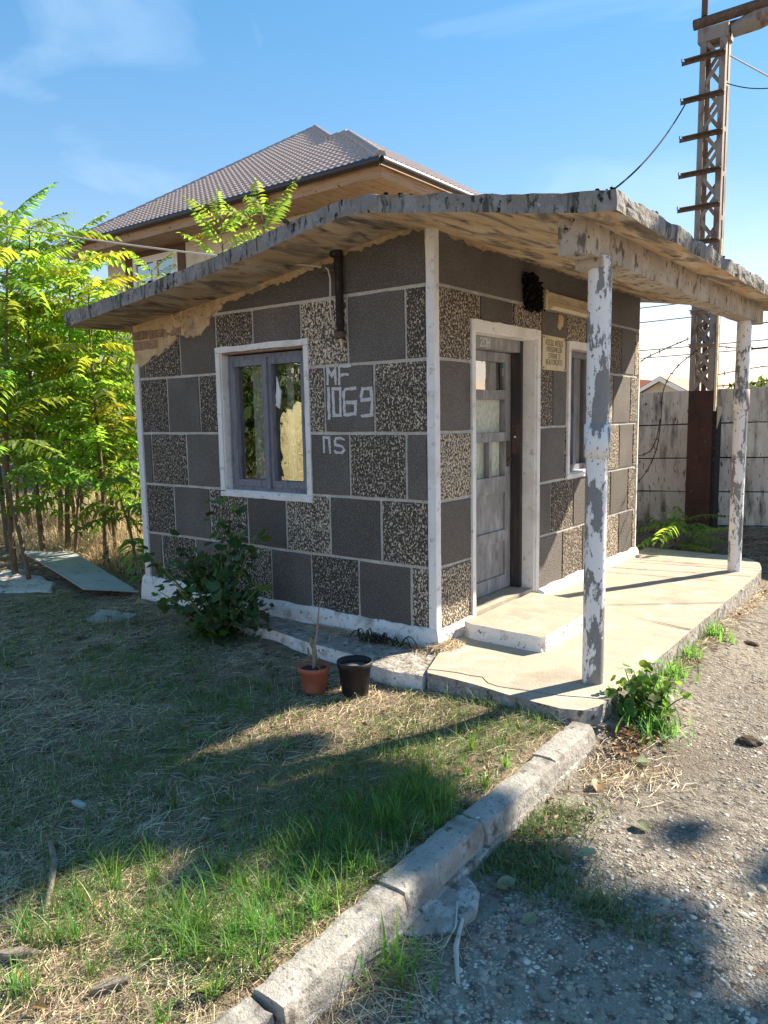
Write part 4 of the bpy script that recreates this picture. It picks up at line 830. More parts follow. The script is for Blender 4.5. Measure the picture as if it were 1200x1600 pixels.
q = MB(); q.tube([(.30, .10, ZT_ - .05), (.55, .10, ZT_ + .0), (.75, .10, ZT_ + .03)], [.07, .11, .10], 10); q.obj('joint_casting', 'pylon_paint', pyl)
q = MB(); q.tube([(.03, .02, ZT_ + .15), (.03, .02, ZT_ + .9)], .035, 8); q.obj('mast', 'rust', pyl)
sagwire('sky_wire', 'dark wire sagging from the pylon towards the hut roof', (-.05, 5.25, 4.95), (.45, .9, 2.80), .18, .008, 'wire_dark')
sagwire('sky_wire', 'pale wire descending right from the upper pylon', (.40, 5.22, 5.30), (3.6, 6.2, 3.1), .05, .009, 'wire_pale')
sagwire('sky_wire', 'thin looped wire hanging right of the upper pylon', (.38, 5.2, 5.02), (1.2, 5.5, 5.0), .10, .006, 'wire_dark')
for i, (z0, z1) in enumerate([(2.95, 3.25), (3.2, 3.55), (4.1, 4.7), (4.6, 5.2)]):
    sagwire('far_wire', ['lowest thin overhead line far behind the fence', 'second thin overhead line from below, behind the fence', 'third thin overhead line from below, behind the fence', 'topmost thin overhead line far behind the fence'][i], (-14, 22, z0 + .3), (14, 26, z1 + 1.2), .25, .016, 'wire_dark')

# ------------------------------------------------------------------ far house behind the fence, far bushes
t = thing('far_house', 'low pale house with pinkish roof seen over the fence', 'house', (-5.2, 19, 0))
q = MB(); q.box(-2.6, 1.9, 0, 6, -.1, 1.72); q.prism([(-.45, 1.72), (1.9, 1.72), (.72, 2.42)], FW, -.05, 0.0); q.obj('wall', 'cream_wall', t)
q = MB(); q.prism([(.72, 2.53), (.72, 2.43), (2.25, 1.60), (2.25, 1.68)], FW, -6, .3); q.prism([(.72, 2.53), (.72, 2.43), (-.8, 1.60), (-.8, 1.68)], FW, -6, .3); q.prism([(-3.0, 1.66), (-.6, 1.66), (-.2, 2.5), (-2.6, 2.5)], FW, -5, -.4); q.obj('roof', 'pink_roof', t)
q = MB(); q.prism([(.72, 2.50), (.72, 2.38), (2.2, 1.58), (2.2, 1.68)], FW, .3, .34); q.prism([(.72, 2.50), (.72, 2.38), (-.75, 1.58), (-.75, 1.68)], FW, .3, .34); q.obj('barge_board', 'pvc_white', t)

# ------------------------------------------------------------------ house behind
house = thing('roofed_house', 'large cream house with brown tiled hip roof and timber soffits', 'house', (-13, 10.5, 0))
HO = Vector((-13, 10.5, 0)); K = .6; EY, EZ = 9.55, 7.0
def hp(x, y): return Vector((x, y, EZ + K * (y - EY)))
Lp, Ap, Vp, Bp, Cp = Vector((-20.6, EY, EZ)), hp(-17.3, 18.2), hp(-13.07, 14.2), hp(-12.4, 14.2), Vector((-7.65, EY, EZ))
BC = Vector((-7.65, 18.9, EZ))
def inside(p, poly):
    c = False; n = len(poly)
    for i in range(n):
        a, b = poly[i], poly[(i + 1) % n]
        if (a[1] > p[1]) != (b[1] > p[1]) and p[0] < (b[0] - a[0]) * (p[1] - a[1]) / (b[1] - a[1]) + a[0]: c = not c
    return c
def tiled(name, poly3, ax_u, ax_v, parent):
    """metal tile sheet: waves along u, steps along the slope v; clipped to the polygon with bisect"""
    o = poly3[0]; u_, v_ = Vector(ax_u).normalized(), Vector(ax_v).normalized(); nrm_ = u_.cross(v_).normalized()
    if nrm_.z < 0: nrm_ = -nrm_
    P2_ = [((p - o).dot(u_), (p - o).dot(v_)) for p in poly3]
    umin, umax = min(p[0] for p in P2_), max(p[0] for p in P2_); vmin, vmax = min(p[1] for p in P2_), max(p[1] for p in P2_)
    bm = bmesh.new(); pu, pv = .20, .38; nu = int((umax - umin) / (pu / 4)) + 2
    rows_ = []
    k = 0; v = vmin
    while v < vmax + pv:
        for off, h in ((0.0, .055), (pv - .012, .0)):
            rows_.append((v + off, h))
        v += pv
    grid = []
    for vv, h in rows_:
        r = []
        for i in range(nu):
            uu = umin + i * pu / 4; hh = h + (0, .03, .045, .03)[i % 4]
            r.append(bm.verts.new(o + u_ * uu + v_ * vv + nrm_ * hh))
        grid.append(r)
    for a, b in zip(grid[:-1], grid[1:]):
        for i in range(nu - 1): bm.faces.new((a[i], a[i + 1], b[i + 1], b[i])).smooth = False
    n = len(poly3); cen = sum(poly3, Vector()) / n
    if name == 'roof':                                     # front slope is not convex at the valley: clip by hull edges, then the valley separately
        edges = [(poly3[0], poly3[1]), (poly3[3], poly3[4]), (poly3[4], poly3[0])]
    else: edges = [(poly3[i], poly3[(i + 1) % n]) for i in range(n)]
    for a, b in edges:
        pn_ = (b - a).cross(nrm_).normalized()
        if (cen - a).dot(pn_) > 0: pn_ = -pn_
        bmesh.ops.bisect_plane(bm, geom=bm.verts[:] + bm.edges[:] + bm.faces[:], plane_co=a, plane_no=pn_, clear_outer=True)
    if name == 'roof':
        kill = [f for f in bm.faces if not inside(((f.calc_center_median() - o).dot(u_), (f.calc_center_median() - o).dot(v_)), P2_)]
        bmesh.ops.delete(bm, geom=kill, context='FACES')
    for vtx in bm.verts: vtx.co -= HO
    me = bpy.data.meshes.new(name); bm.to_mesh(me); bm.free(); me.materials.append(MATS['roof_tile']); return mk(name, me, parent)
rf1 = tiled('roof', [Lp, Ap, Vp, Bp, Cp], (1, 0, 0), (0, 1, K), house)
rf2 = tiled('side_roof', [Cp, Bp, BC], (0, 1, 0), (-1, 0, K), house)
q = MB(); q.add([Ap - HO, Vp - HO, Bp - HO, Vector((-12.4, 19, 7)) - HO, Vector((-17.3, 27, 7)) - HO, Lp - HO, Vector((-20.6, 27, 7)) - HO, BC - HO], [(0, 1, 3, 4), (1, 2, 3), (0, 4, 6), (0, 6, 5), (2, 7, 3)]); q.obj('rear_roof', 'roof_tile', house, fix=False)
def ridge(a, b, r=.13):
    q = MB(); n = max(2, int((b - a).length / .36)); pts = []; rad_ = []
    for i in range(n):
        p0 = a.lerp(b, i / n); p1 = a.lerp(b, (i + .94) / n); pts += [p0 - HO, p1 - HO]; rad_ += [r, r * .8]
    q.tube(pts, rad_, 8, True); return q.obj('ridge_cap', 'roof_tile', house)
up = Vector((0, 0, .05))
ridge(Cp + up, Bp + up); ridge(Vp + up, Ap + up); ridge(Bp + up, Vp + up); ridge(Lp + up, Ap + up, .09)
q = MB(); q.tube([Lp + Vector((0, -.09, -.05)) - HO, Cp + Vector((.09, -.09, -.05)) - HO], .085, 10); q.obj('gutter', 'gutter_metal', house)
q = MB(); q.tube([Cp + Vector((.09, -.09, -.05)) - HO, BC + Vector((.09, 0, -.05)) - HO], .085, 10); q.obj('gutter', 'gutter_metal', house)
q = MB(); a = Vector((-11.15, EY - .09, EZ - .1)) - HO; q.tube([a, a + Vector((0, 0, -.25)), a + Vector((.25, .85, -.75)), a + Vector((.25, .95, -1.0)), a + Vector((.25, .95, -6))], .06, 10); q.obj('downpipe', 'gutter_metal', house)
q = MB(); q.box(-20.6, -7.70, EY + .02, EY + .06, EZ - .36, EZ - .06); q.v = [tuple(Vector(p) - HO) for p in q.v]; q.obj('fascia', 'fascia_wood', house)
q = MB(); q.box(-7.73, -7.69, EY + .0605, 18.9, EZ - .36, EZ - .06); q.v = [tuple(Vector(p) - HO) for p in q.v]; q.obj('fascia', 'fascia_wood', house)
WY, WX = 10.75, -8.85
q = MB()
for i in range(88):                                        # soffit boards, front
    x0 = -20.5 + i * .145
    q.box(x0, x0 + .132, EY + .062, WY, EZ - .335 - (i % 2) * .004, EZ - .31)
q.v = [tuple(Vector(p) - HO) for p in q.v]; tag(q.obj('soffit_boards', 'soffit_wood', house), kind='stuff')
q = MB()
for i in range(54):
    y0 = WY + .01 + i * .145; q.box(WX, -7.735, y0, y0 + .132, EZ - .335 - (i % 2) * .004, EZ - .31)
q.v = [tuple(Vector(p) - HO) for p in q.v]; tag(q.obj('soffit_boards', 'soffit_wood', house), kind='stuff')
q = MB(); q.box(-19.8, WX, WY, WY + .3, -.2, EZ - .31); q.box(WX - .3, WX, WY + .3, 18.5, -.2, EZ - .31); q.box(-19.8, -19.5, WY + .3, 18.5, -.2, EZ - .31); q.v = [tuple(Vector(p) - HO) for p in q.v]; q.obj('wall', 'cream_wall', house)
# its upper window
wx0, wx1, wz0, wz1 = -18.35, -16.15, 5.15, 6.50
q = MB(); q.box(wx0 - .45, wx0, WY - .04, WY - .003, wz0 - .3, EZ - .32); q.box(wx1, wx1 + .32, WY - .04, WY - .003, wz0 - .3, EZ - .32); q.box(wx0, wx1, WY - .04, WY - .003, wz1, EZ - .32)
q.v = [tuple(Vector(p) - HO) for p in q.v]; hw = q.obj('window', 'brown_trim', house)
WF = lambda u, v, d: tuple(Vector((u, WY - d, v)) - HO)
q = MB(); frame_rect(q, WF, wx0, wx1, wz0, wz1, .10, -.01, .07); q.obj('frame', 'pvc_white', hw)
wm = wx0 + 1.16
for p0, p1 in ((wx0 + .10, wm), (wm, wx1 - .10)):
    q = MB(); frame_rect(q, WF, p0, p1, wz0 + .1, wz1 - .1, .09, .0, .095); q.obj('sash', 'pvc_white', hw)
    q = MB(); q.prism([(p0 + .08, wz0 + .18), (p1 - .08, wz0 + .18), (p1 - .08, wz1 - .18), (p0 + .08, wz1 - .18)], WF, .05, .055); q.obj('pane', 'sky_glass', hw)

# pale garden wall glimpsed through the saplings
q = MB(); q.box(-22, -3.4, 8.6, 8.8, -.15, 1.95); tag(q.obj('garden_wall', 'pale_wall'), 'pale bluish garden wall glimpsed behind the saplings', 'wall')
q = MB(); q.box(-9.6, -7.6, 7.2, 7.35, -.15, .75); tag(q.obj('low_wall', 'fence_concrete'), 'low grey wall stub behind the sapling stems', 'wall')

# ------------------------------------------------------------------ ailanthus saplings
def frond_mesh(i, n_pairs, L_, lw, ll, droop, mat):
    q = MB(); r = random.Random(100 + i); pts = []
    for k in range(9):
        t_ = k / 8; pts.append(Vector((L_ * t_ * (1 - .12 * droop * t_), 0, L_ * (.28 * t_ - droop * .75 * t_ * t_))))
    q.tube(pts, [.0045 * (1 - .75 * k / 8) for k in range(9)], 4, True, False, mi=1)
    def at(t_):
        k = min(7, int(t_ * 8)); return pts[k].lerp(pts[k + 1], t_ * 8 - k), (pts[k + 1] - pts[k]).normalized()
    for k in range(n_pairs + 1):
        t_ = .16 + .84 * k / n_pairs
        p, d_ = at(min(t_, .999)); sides = (1, -1) if k < n_pairs else (0,)
        for sd in sides:
            s_len = ll * (.55 + .55 * math.sin(math.pi * min(1, .25 + t_ * .8))) * r.uniform(.85, 1.15)
            if sd: dv = (Vector((0, sd, 0)) + d_ * r.uniform(.25, .5) + Vector((0, 0, -r.uniform(.15, .65)))).normalized()
            else: dv = d_
            up_ = Vector((0, 0, 1)); sx = dv.cross(up_)
            if sx.length < .1: sx = Vector((0, 1, 0))
            sx.normalize(); nr = sx.cross(dv).normalized(); tw = r.uniform(-.6, .6); sx = sx * math.cos(tw) + nr * math.sin(tw)
            w2_ = lw * r.uniform(.8, 1.15)
            b0_ = p; m1 = p + dv * s_len * .33 + nr * .004; m2 = p + dv * s_len * .7 - Vector((0, 0, s_len * .05)); tip = p + dv * s_len - Vector((0, 0, s_len * .16))
            fold = nr * w2_ * .25
            q.add([b0_, m1 + sx * w2_ / 2 + fold, m2 + sx * w2_ * .36 + fold, tip, m2 - sx * w2_ * .36 + fold, m1 - sx * w2_ / 2 + fold, m1, m2], [(0, 6, 1), (6, 7, 2, 1), (7, 3, 2), (0, 5, 6), (5, 4, 7, 6), (4, 3, 7)], False)
    return q.mesh('frond', [mat, 'stem_green'], fix=False)
FM = {}
for key, mat in (('b', 'leaf_bright'), ('y', 'leaf_yellow'), ('m', 'leaf_mid')):
    FM[key] = [frond_mesh(i + ord(key), random.Random(i).choice([9, 10, 11, 12]), .82, .050, .150, d_, mat) for i, d_ in enumerate((.30, .50, .75, .95))]
def ailanthus(x, y, h, label, nfr, mix, seed, lean=(0, 0), low=.30, sc=1.0, name='ailanthus_sapling', group='ailanthus saplings beside the hut'):
    r = random.Random(seed); z0 = float(gz(x, y)) - .02
    t = thing(name, label, 'tree', (x, y, z0), 0, group)
    pts = []; n = 9; ph = r.uniform(0, 6.28)
    for k in range(n):
        s_ = k / (n - 1); pts.append(Vector((lean[0] * s_ ** 1.4 + .05 * math.sin(ph + s_ * 4), lean[1] * s_ ** 1.4 + .05 * math.cos(ph + s_ * 3.3), h * s_)))
    q = MB(); r0 = .012 + .006 * h; q.tube(pts, [r0 * (1 - .8 * k / (n - 1)) for k in range(n)], 7)
    q.obj('trunk', 'bark', t)
    def at(s_): k = min(n - 2, int(s_ * (n - 1))); return pts[k].lerp(pts[k + 1], s_ * (n - 1) - k)
    ga = r.uniform(0, 6.28)
    for k in range(nfr):
        f_ = k / max(1, nfr - 1); s_ = low + (1 - low) * (f_ ** .8); ga += 2.4 + r.uniform(-.4, .4)
        kind = r.choices('bym', mix)[0]
        o = bpy.data.objects.new('frond', FM[kind][r.choices((0, 1, 2, 3), (2 + 3 * f_, 3, 3, 2 - f_) if low < .8 else (3, 3, 0, 0))[0]]); link(o, t); o.location = at(min(s_, .995))
        pitch = -R(r.uniform(-12, 28) + 30 * max(0, f_ - .75) * 4 * .5 + (22 if low > .8 else 0))
        scl = sc * r.uniform(.75, 1.2) * (1 - .35 * max(0, f_ - .85) / .15)
        o.rotation_euler = (r.uniform(-.3, .3), pitch, ga); o.scale = (scl, scl, scl)
    return t
# (x, y, height, fronds, (bright, yellow, mid) mix, lean, low, label)
def at_bearing(px, depth):                            # a spot on the ground along a bearing from where the photographer stood
    la = (px - 600) / 1175.0 * depth; f_ = Vector((FWD.x, FWD.y, 0)).normalized(); r_ = Vector((RIGHT.x, RIGHT.y, 0)).normalized(); p = CAM + f_ * depth + r_ * la; return p.x, p.y
TR = [(18, 7.7, 330, 44, (8, .8, 1), (.0, .1), .38, 'tallest bright yellow green sapling at the left edge, nearest the cable'),
      (62, 8.3, 345, 44, (8, .8, 1), (.10, .0), .38, 'tall sapling beside the tallest one at the left edge'),
      (105, 8.7, 365, 42, (8, 1.2, 1), (.1, .1), .36, 'yellow green sapling just left of the house window'),
      (150, 8.1, 425, 42, (7, 1.8, 1), (.05, .1), .32, 'yellow sapling arching below the house window'),
      (178, 8.7, 460, 36, (6, .8, 3), (.0, .1), .30, 'sapling just under the low end of the hut roof'),
      (2, 9.0, 345, 36, (6, .3, 3), (-.1, .1), .30, 'tall green sapling cut by the left picture edge'),
      (85, 9.5, 400, 36, (5, .8, 4), (.1, .1), .30, 'green sapling behind the tall front pair'),
      (128, 9.7, 440, 36, (5, .8, 4), (.0, .1), .28, 'green sapling behind the yellow arching one'),
      (205, 9.0, 560, 34, (4, .8, 5), (-.1, .1), .24, 'sapling touching the left edge of the hut wall'),
      (160, 9.6, 520, 36, (4, .8, 5), (.0, .0), .24, 'mid green sapling in the middle of the thicket'),
      (45, 10.0, 450, 34, (4, .3, 5), (.0, .0), .25, 'darker sapling in the middle left of the thicket'),
      (110, 10.6, 480, 34, (4, .3, 5), (.1, .0), .22, 'thin sapling at the rear of the thicket'),
      (182, 10.8, 520, 34, (3, 1.2, 4), (.0, .0), .2, 'sapling behind the hut corner with orange tinged leaves'),
      (70, 11.4, 470, 32, (3, .3, 6), (.0, .0), .2, 'rear sapling before the left end of the pale wall'),
      (20, 11.2, 460, 32, (4, .3, 5), (.0, .0), .22, 'rear left sapling before the pale wall'),
      (145, 12.0, 520, 32, (3, .3, 6), (.0, .0), .2, 'sapling farthest back in the thicket'),
      (212, 11.6, 540, 30, (3, .8, 5), (.0, .0), .2, 'sapling half hidden behind the hut wall'),
      (196, 7.9, 705, 12, (1, 0, 7), (-.1, .0), .35, 'short dark green sapling beside the hut base and slate sheet'),
      (118, 8.2, 640, 16, (1, 0, 7), (.1, .0), .4, 'low dark sapling under the yellow arching one'),
      (28, 7.4, 560, 24, (2, 0, 8), (-.1, -.1), .42, 'shorter dark sapling at the left picture edge')]
for i, (px_, dp_, top_, nf, mix_, ln, lo, lab) in enumerate(TR):
    x, y = at_bearing(px_, dp_); ailanthus(x, y, 1.5 + (650 - top_) / 1175 * dp_, lab, int(nf * 1.25), mix_, 40 + i, ln, lo * .85)
x, y = at_bearing(372, 10.2); ailanthus(x, y, 4.12, 'ailanthus top rising above the hut roof before the house', 12, (9, .3, 1), 91, (.1, -.1), .86, .84, 'ailanthus_tree', None)
x, y = at_bearing(425, 10.0); ailanthus(x, y, 4.1, 'smaller ailanthus top just right of the taller one over the roof', 10, (9, 0, 1), 95, (.1, -.1), .90, .85, 'ailanthus_tree', None)
x, y = at_bearing(262, 10.2); ailanthus(x, y, 3.5, 'ailanthus tip peeping over the roof edge below the house window', 7, (9, 0, 1), 97, (.1, -.1), .93, .6, 'ailanthus_tree', None)
ailanthus(.22, 4.42, .42, 'sunlit ailanthus sprout at the rear hut corner by the fence', 15, (8, 1, 3), 93, (.1, -.05), .25, .74, 'ailanthus_sprout', None)
# dry bare stalks among the saplings
t = thing('dry_stalks', 'thicket of thin bare stalks under the saplings', 'stalks'); t['kind'] = 'stuff'
q = MB(); r = random.Random(5)
for k in range(150):
    x, y = r.uniform(-9.5, -3.5), r.uniform(1.2, 6.5); z0 = float(gz(x, y)); h = r.uniform(.5, 1.7); a = r.uniform(0, 6.28); l_ = r.uniform(0, .25)
    q.tube([(x, y, z0), (x + l_ * .4 * math.cos(a), y + l_ * .4 * math.sin(a), z0 + h * .5), (x + l_ * math.cos(a), y + l_ * math.sin(a), z0 + h)], [.010, .007, .003], 4, True, False)
o = q.obj('stalks', 'bark', t); o['kind'] = 'stuff'

def leafcloud(blobs, per, size, seed):
    r = np.random.default_rng(seed); Vs = []; tn = []
    for cx, cy, cz, rx, ry, rz, n in blobs:
        d = r.normal(0, 1, (n, 3)); d /= np.linalg.norm(d, axis=1)[:, None]; rr = r.random(n) ** .45
        p = d * rr[:, None] * np.array([rx, ry, rz]) + np.array([cx, cy, cz]); a = r.normal(0, 1, (n, 3)); a /= np.linalg.norm(a, axis=1)[:, None]; b = np.cross(a, r.normal(0, 1, (n, 3))); b /= np.linalg.norm(b, axis=1)[:, None]
        s_ = size * r.uniform(.6, 1.3, n)[:, None]; Vs.append(np.stack([p - a * s_, p + b * s_ * .5, p + a * s_, p - b * s_ * .5], 1).reshape(-1, 3)); tn.append(np.repeat(r.random(n), 4))
    V = np.concatenate(Vs); return V, [np.arange(len(V)).reshape(-1, 4)], np.concatenate(tn)
# ------------------------------------------------------------------ bushes with heart-shaped leaves
def heart_mesh(i, mat):
    q = MB(); r = random.Random(i); n = 10; s_ = 1.0; out = []
    for k in range(n):
        a = 2 * math.pi * k / n; rr = .5 * (1 - .18 * math.cos(2 * a) + (.22 if k == 0 else 0) - (.20 if k == 5 else 0)) * r.uniform(.92, 1.08)
        out.append(Vector((.5 + rr * math.cos(a), rr * .9 * math.sin(a), .10 * abs(math.sin(a)) - .16 * (.5 + rr * math.cos(a)) ** 2 + r.uniform(-.03, .03))))
    q.add([Vector((.45, 0, -.06))] + out, [(0, 1 + k, 1 + (k + 1) % n) for k in range(n)], True)
    q.tube([(-.35, 0, .05), (.0, 0, 0)], .012, 3, True, False)
    return q.mesh('leaf', mat, fix=False)
HM = {m_: [heart_mesh(i, m_) for i in range(4)] for m_ in ('leaf_dark', 'leaf_fresh', 'leaf_mid')}
def heart_bush(name, label, base, stems, size, nleaf, mix_, seed, cat='bush'):
    r = random.Random(seed); t = thing(name, label, cat, base); q = MB(); spots = []
    for (dx, dy, h, side) in stems:
        pts = [Vector((dx * s_ ** 1.2 + .02 * math.sin(5 * s_ + dx), dy * s_ ** 1.2, h * s_ - .1 * abs(dx) * s_ * s_)) for s_ in np.linspace(0, 1, 7)]
        q.tube(pts, [.009 * (1 - .75 * k / 6) for k in range(7)], 5)
        for s_ in np.linspace(.12, 1, max(4, int(h * side * 9))): k = min(5, int(s_ * 6)); spots.append((pts[k].lerp(pts[k + 1], s_ * 6 - k), s_))
    q.obj('stems', 'stem_green', t)
    for i in range(nleaf):
        p, s_ = r.choice(spots) if i >= len(spots) else spots[i]
        off = Vector((r.gauss(0, .6), r.gauss(0, .6), r.gauss(0, .35))) * size * .9
        o = bpy.data.objects.new('leaf', r.choice(HM[r.choices(['leaf_dark', 'leaf_fresh', 'leaf_mid'], mix_)[0]])); link(o, t)
        sc = size * r.uniform(.6, 1.25) * (1.1 - .35 * s_); o.location = p + off * (1.1 - .55 * s_); o.location.z = max(.02, o.location.z); o.scale = (sc, sc, sc); o.rotation_euler = (r.gauss(0, .45), r.uniform(-.1, .7), r.uniform(0, 6.28))
    return t
bush = heart_bush('leafy_bush', 'dark green heart leaved bush growing against the front wall', (-1.50, -.56, -.08),
           [(-.95, .12, .62, 1), (-.75, -.1, .75, 1.2), (-.55, .15, .80, 1), (-.30, .0, .55, 1.5), (-.10, .2, 1.02, 1.4), (.05, .18, .95, 1.2), (.30, .15, .82, 1.3), (.20, -.1, .45, 1.5), (-.45, -.15, .40, 1.6), (.42, .08, .5, 1.4), (-.85, .2, .45, 1.1), (-.15, -.2, .42, 1.6), (-.1, .05, .3, 2), (.1, -.12, .3, 2), (-.3, -.15, .3, 2)], .100, 300, (9, 2, 0), 3)
V, Fs, tn = leafcloud([(-1.62, -.42, .22, .42, .20, .24, 380), (-1.35, -.46, .16, .30, .2, .2, 260), (-1.85, -.45, .40, .34, .14, .16, 150), (-1.45, -.40, .55, .24, .12, .2, 110)], 0, .034, 55)
ob = mk('small_leaves', np_mesh('small_leaves', V - np.array([-1.50, -.56, -.08]), Fs, 'leaf_bush', False, tn), bush); tag(ob, kind='stuff')
heart_bush('porch_bush', 'fresh green bush at the front corner of the porch edge', (1.40, -.20, -.13),
           [(.03, -.02, .33, 3), (-.08, .04, .30, 3), (.10, .02, .29, 3), (.15, .10, .26, 3), (-.03, -.08, .24, 3), (.02, .10, .32, 3), (.08, -.07, .18, 3), (.20, .16, .18, 3), (-.12, -.03, .20, 3), (-.06, .12, .27, 3)], .060, 300, (2, 7, 3), 4)

# ------------------------------------------------------------------ pots, sheet, slab, debris
t = thing('terracotta_pot', 'ribbed terracotta pot holding a dried bare plant', 'flower pot', (-.27, -.88, -.078))
q = MB(); q.lathe([(.0, .0), (.062, .0), (.066, .01), (.084, .125), (.094, .128), (.097, .155), (.088, .157), (.082, .13), (.0, .128)], 40, wob=lambda a, z: 1 + (.018 * math.cos(a * 20) if .005 < z < .124 else 0)); q.obj('pot', 'terracotta', t)
q = MB(); q.lathe([(.081, .132), (.05, .142), (.0, .138)], 20, wob=lambda a, z: 1 + .03 * math.sin(5 * a)); q.obj('earth', 'potting_soil', t)
q = MB(); q.tube([(0, 0, .13), (.008, .0, .2), (.0, .005, .28), (.012, .01, .32)], [.012, .017, .011, .007], 8); q.tube([(.012, .01, .31), (.028, .015, .42), (.035, .02, .50), (.065, .02, .58)], [.006, .005, .004, .002], 6)
q.tube([(0, 0, .2), (-.03, -.01, .22), (-.035, -.01, .26)], [.009, .007, .004], 5); q.tube([(0, 0, .16), (-.03, -.02, .17), (-.055, -.02, .155)], [.008, .006, .003], 5); q.tube([(.0, 0, .26), (-.012, -.01, .30), (-.008, -.01, .325)], [.012, .012, .007], 6); q.obj('dry_stem', 'dead_wood', t)
q = MB(); r = random.Random(8)
for k in range(8):
    a = r.uniform(0, 6.28); p = Vector((.0, 0, .15 + r.uniform(0, .16))); d_ = Vector((math.cos(a), math.sin(a), -.8)); s_ = Vector((-math.sin(a), math.cos(a), 0)) * .012
    q.add([p, p + d_ * .03 + s_, p + d_ * .075, p + d_ * .03 - s_], [(0, 1, 2, 3)])
tag(q.obj('withered_leaves', 'leaf_brown', t), kind='stuff')
t = thing('black_pot', 'black plastic plant pot filled with murky water', 'flower pot', (-.045, -.78, -.078))
q = MB(); q.lathe([(.0, .0), (.072, .0), (.076, .01), (.094, .165), (.101, .168), (.103, .20), (.097, .202), (.092, .17), (.086, .12), (.08, .12)], 36); q.obj('pot', 'black_plastic', t)
q = MB(); q.lathe([(.092, .160), (.0, .160)], 30); q.obj('water', 'murky_water', t)
for k in range(8):
    pass
sh = MB(); nu, nv = 16, 6; vs = []
c00, c10, c11, c01 = Vector((-5.60, .10, .10)), Vector((-4.95, .35, .10)), Vector((-3.22, -.03, -.02)), Vector((-3.50, -.40, .03))
for i in range(nu):
    for j in range(nv):
        s_, t_ = i / (nu - 1), j / (nv - 1); p = c00.lerp(c01, s_).lerp(c10.lerp(c11, s_), t_); p.z += .05 * math.sin(math.pi * s_) * 0 + .012 * math.sin(3 * s_ + t_); vs.append(p)
fs = [(i * nv + j, (i + 1) * nv + j, (i + 1) * nv + j + 1, i * nv + j + 1) for i in range(nu - 1) for j in range(nv - 1)]
n = len(vs); rim = [i * nv for i in range(nu)] + [(nu - 1) * nv + j for j in range(1, nv)] + [i * nv + nv - 1 for i in range(nu - 2, -1, -1)] + [j for j in range(nv - 2, 0, -1)]
sh.add(vs + [p - Vector((0, 0, .012)) for p in vs], fs + [tuple(i + n for i in reversed(f)) for f in fs] + [(rim[k], rim[(k + 1) % len(rim)], rim[(k + 1) % len(rim)] + n, rim[k] + n) for k in range(len(rim))])
tag(sh.obj('slate_sheet', 'slate_sheet'), 'flat blue grey sheet lying on the dry grass left of the hut', 'sheet')
sl = MB(); sl.prism(ragged([(-6.4, -.75), (-5.2, -1.02), (-4.35, -.72), (-4.0, -.45), (-4.3, -.22), (-5.2, -.05), (-6.4, .0), (-6.4, -.75)], .12, .03)[:-1], XY, -.2, -.045, inset=.03); tag(sl.obj('concrete_slab', 'whitewashed_concrete'), 'broken whitewashed concrete slab at the left edge of the lawn', 'slab')
q = MB(); q.box(-.16, .16, -.10, .10, -.03, .03); o = q.obj('concrete_chunk', 'kerb_concrete'); o.location = (-2.72, -.62, -.09); o.rotation_euler = (.2, .1, .5); tag(o, 'grey concrete chunk lying left of the dark bush', 'rubble')
def stick(name, label, pts, rad_, mat='dead_wood', cat='stick'):
    q = MB(); q.tube(pts, rad_, 7); return tag(q.obj(name, mat), label, cat)
stick('stick', 'bent bare stick lying in the front lawn', [(.01, -2.65, -.062), (.15, -2.71, -.058), (.28, -2.80, -.058), (.38, -2.87, -.066)], [.010, .012, .011, .009])
stick('stick', 'pale dry stalk lying on the gravel near the concrete haunch', [(1.45, -2.05, -.115), (1.50, -2.17, -.118), (1.575, -2.28, -.12)], [.006, .009, .006], 'wire_pale')
stick('stick', 'thin straight twig beside the pale stalk on the gravel', [(1.40, -2.0, -.10), (1.455, -2.10, -.11), (1.47, -2.19, -.12)], [.0025, .003, .002], 'wire_pale')
def slab_chip(name, label, x, y, z, lx, ly, rz, mat, cat, seed):
    q = MB(); r = random.Random(seed); q.prism([(lx * r.uniform(.7, 1) * math.cos(a), ly * r.uniform(.7, 1) * math.sin(a)) for a in np.linspace(0, 5.7, 9)], XY, 0, .018, inset=.008)
    o = q.obj(name, mat); o.location = (x, y, z); o.rotation_euler = (r.uniform(-.2, .2), r.uniform(-.2, .2), rz); return tag(o, label, cat)
slab_chip('bark_piece', 'grey weathered wood chip in the sunny lawn near the kerb', .845, -2.93, -.062, .07, .018, .9, 'dead_wood', 'wood chip', 1)
slab_chip('bark_piece', 'split grey wood chip at the lower left lawn corner', .50, -3.03, -.062, .075, .024, .6, 'dead_wood', 'wood chip', 2)
slab_chip('paper_scrap', 'pale flat scrap lying among the grass in the shade', -.16, -2.43, -.065, .045, .016, .2, 'slate_sheet', 'scrap', 3)
for (x, y, s_, lab, sd) in [(1.40, 2.28, .05, 'dark earth clod by the porch edge, farthest back', 1), (1.36, 2.0, .045, 'dark earth clod beside the weed on the porch edge', 2), (1.56, 1.62, .04, 'brown earth clod on the gravel, last before the picture edge', 3), (1.90, -.08, .045, 'dark brown clod lying alone on the sunny gravel', 4)]:
    r = random.Random(sd); v, f = ICO2; q = MB(); q.add([Vector(p) * s_ * (1 + .35 * mnoise.noise(Vector(p) * 2.2 + Vector((sd, 0, 0)))) for p in v], [tuple(k) for k in f], False)
    o = q.obj('earth_clod', 'clod_earth'); o.location = (x, y, -.12); o.scale = (1.3, .9, .6); tag(o, lab, 'clod')
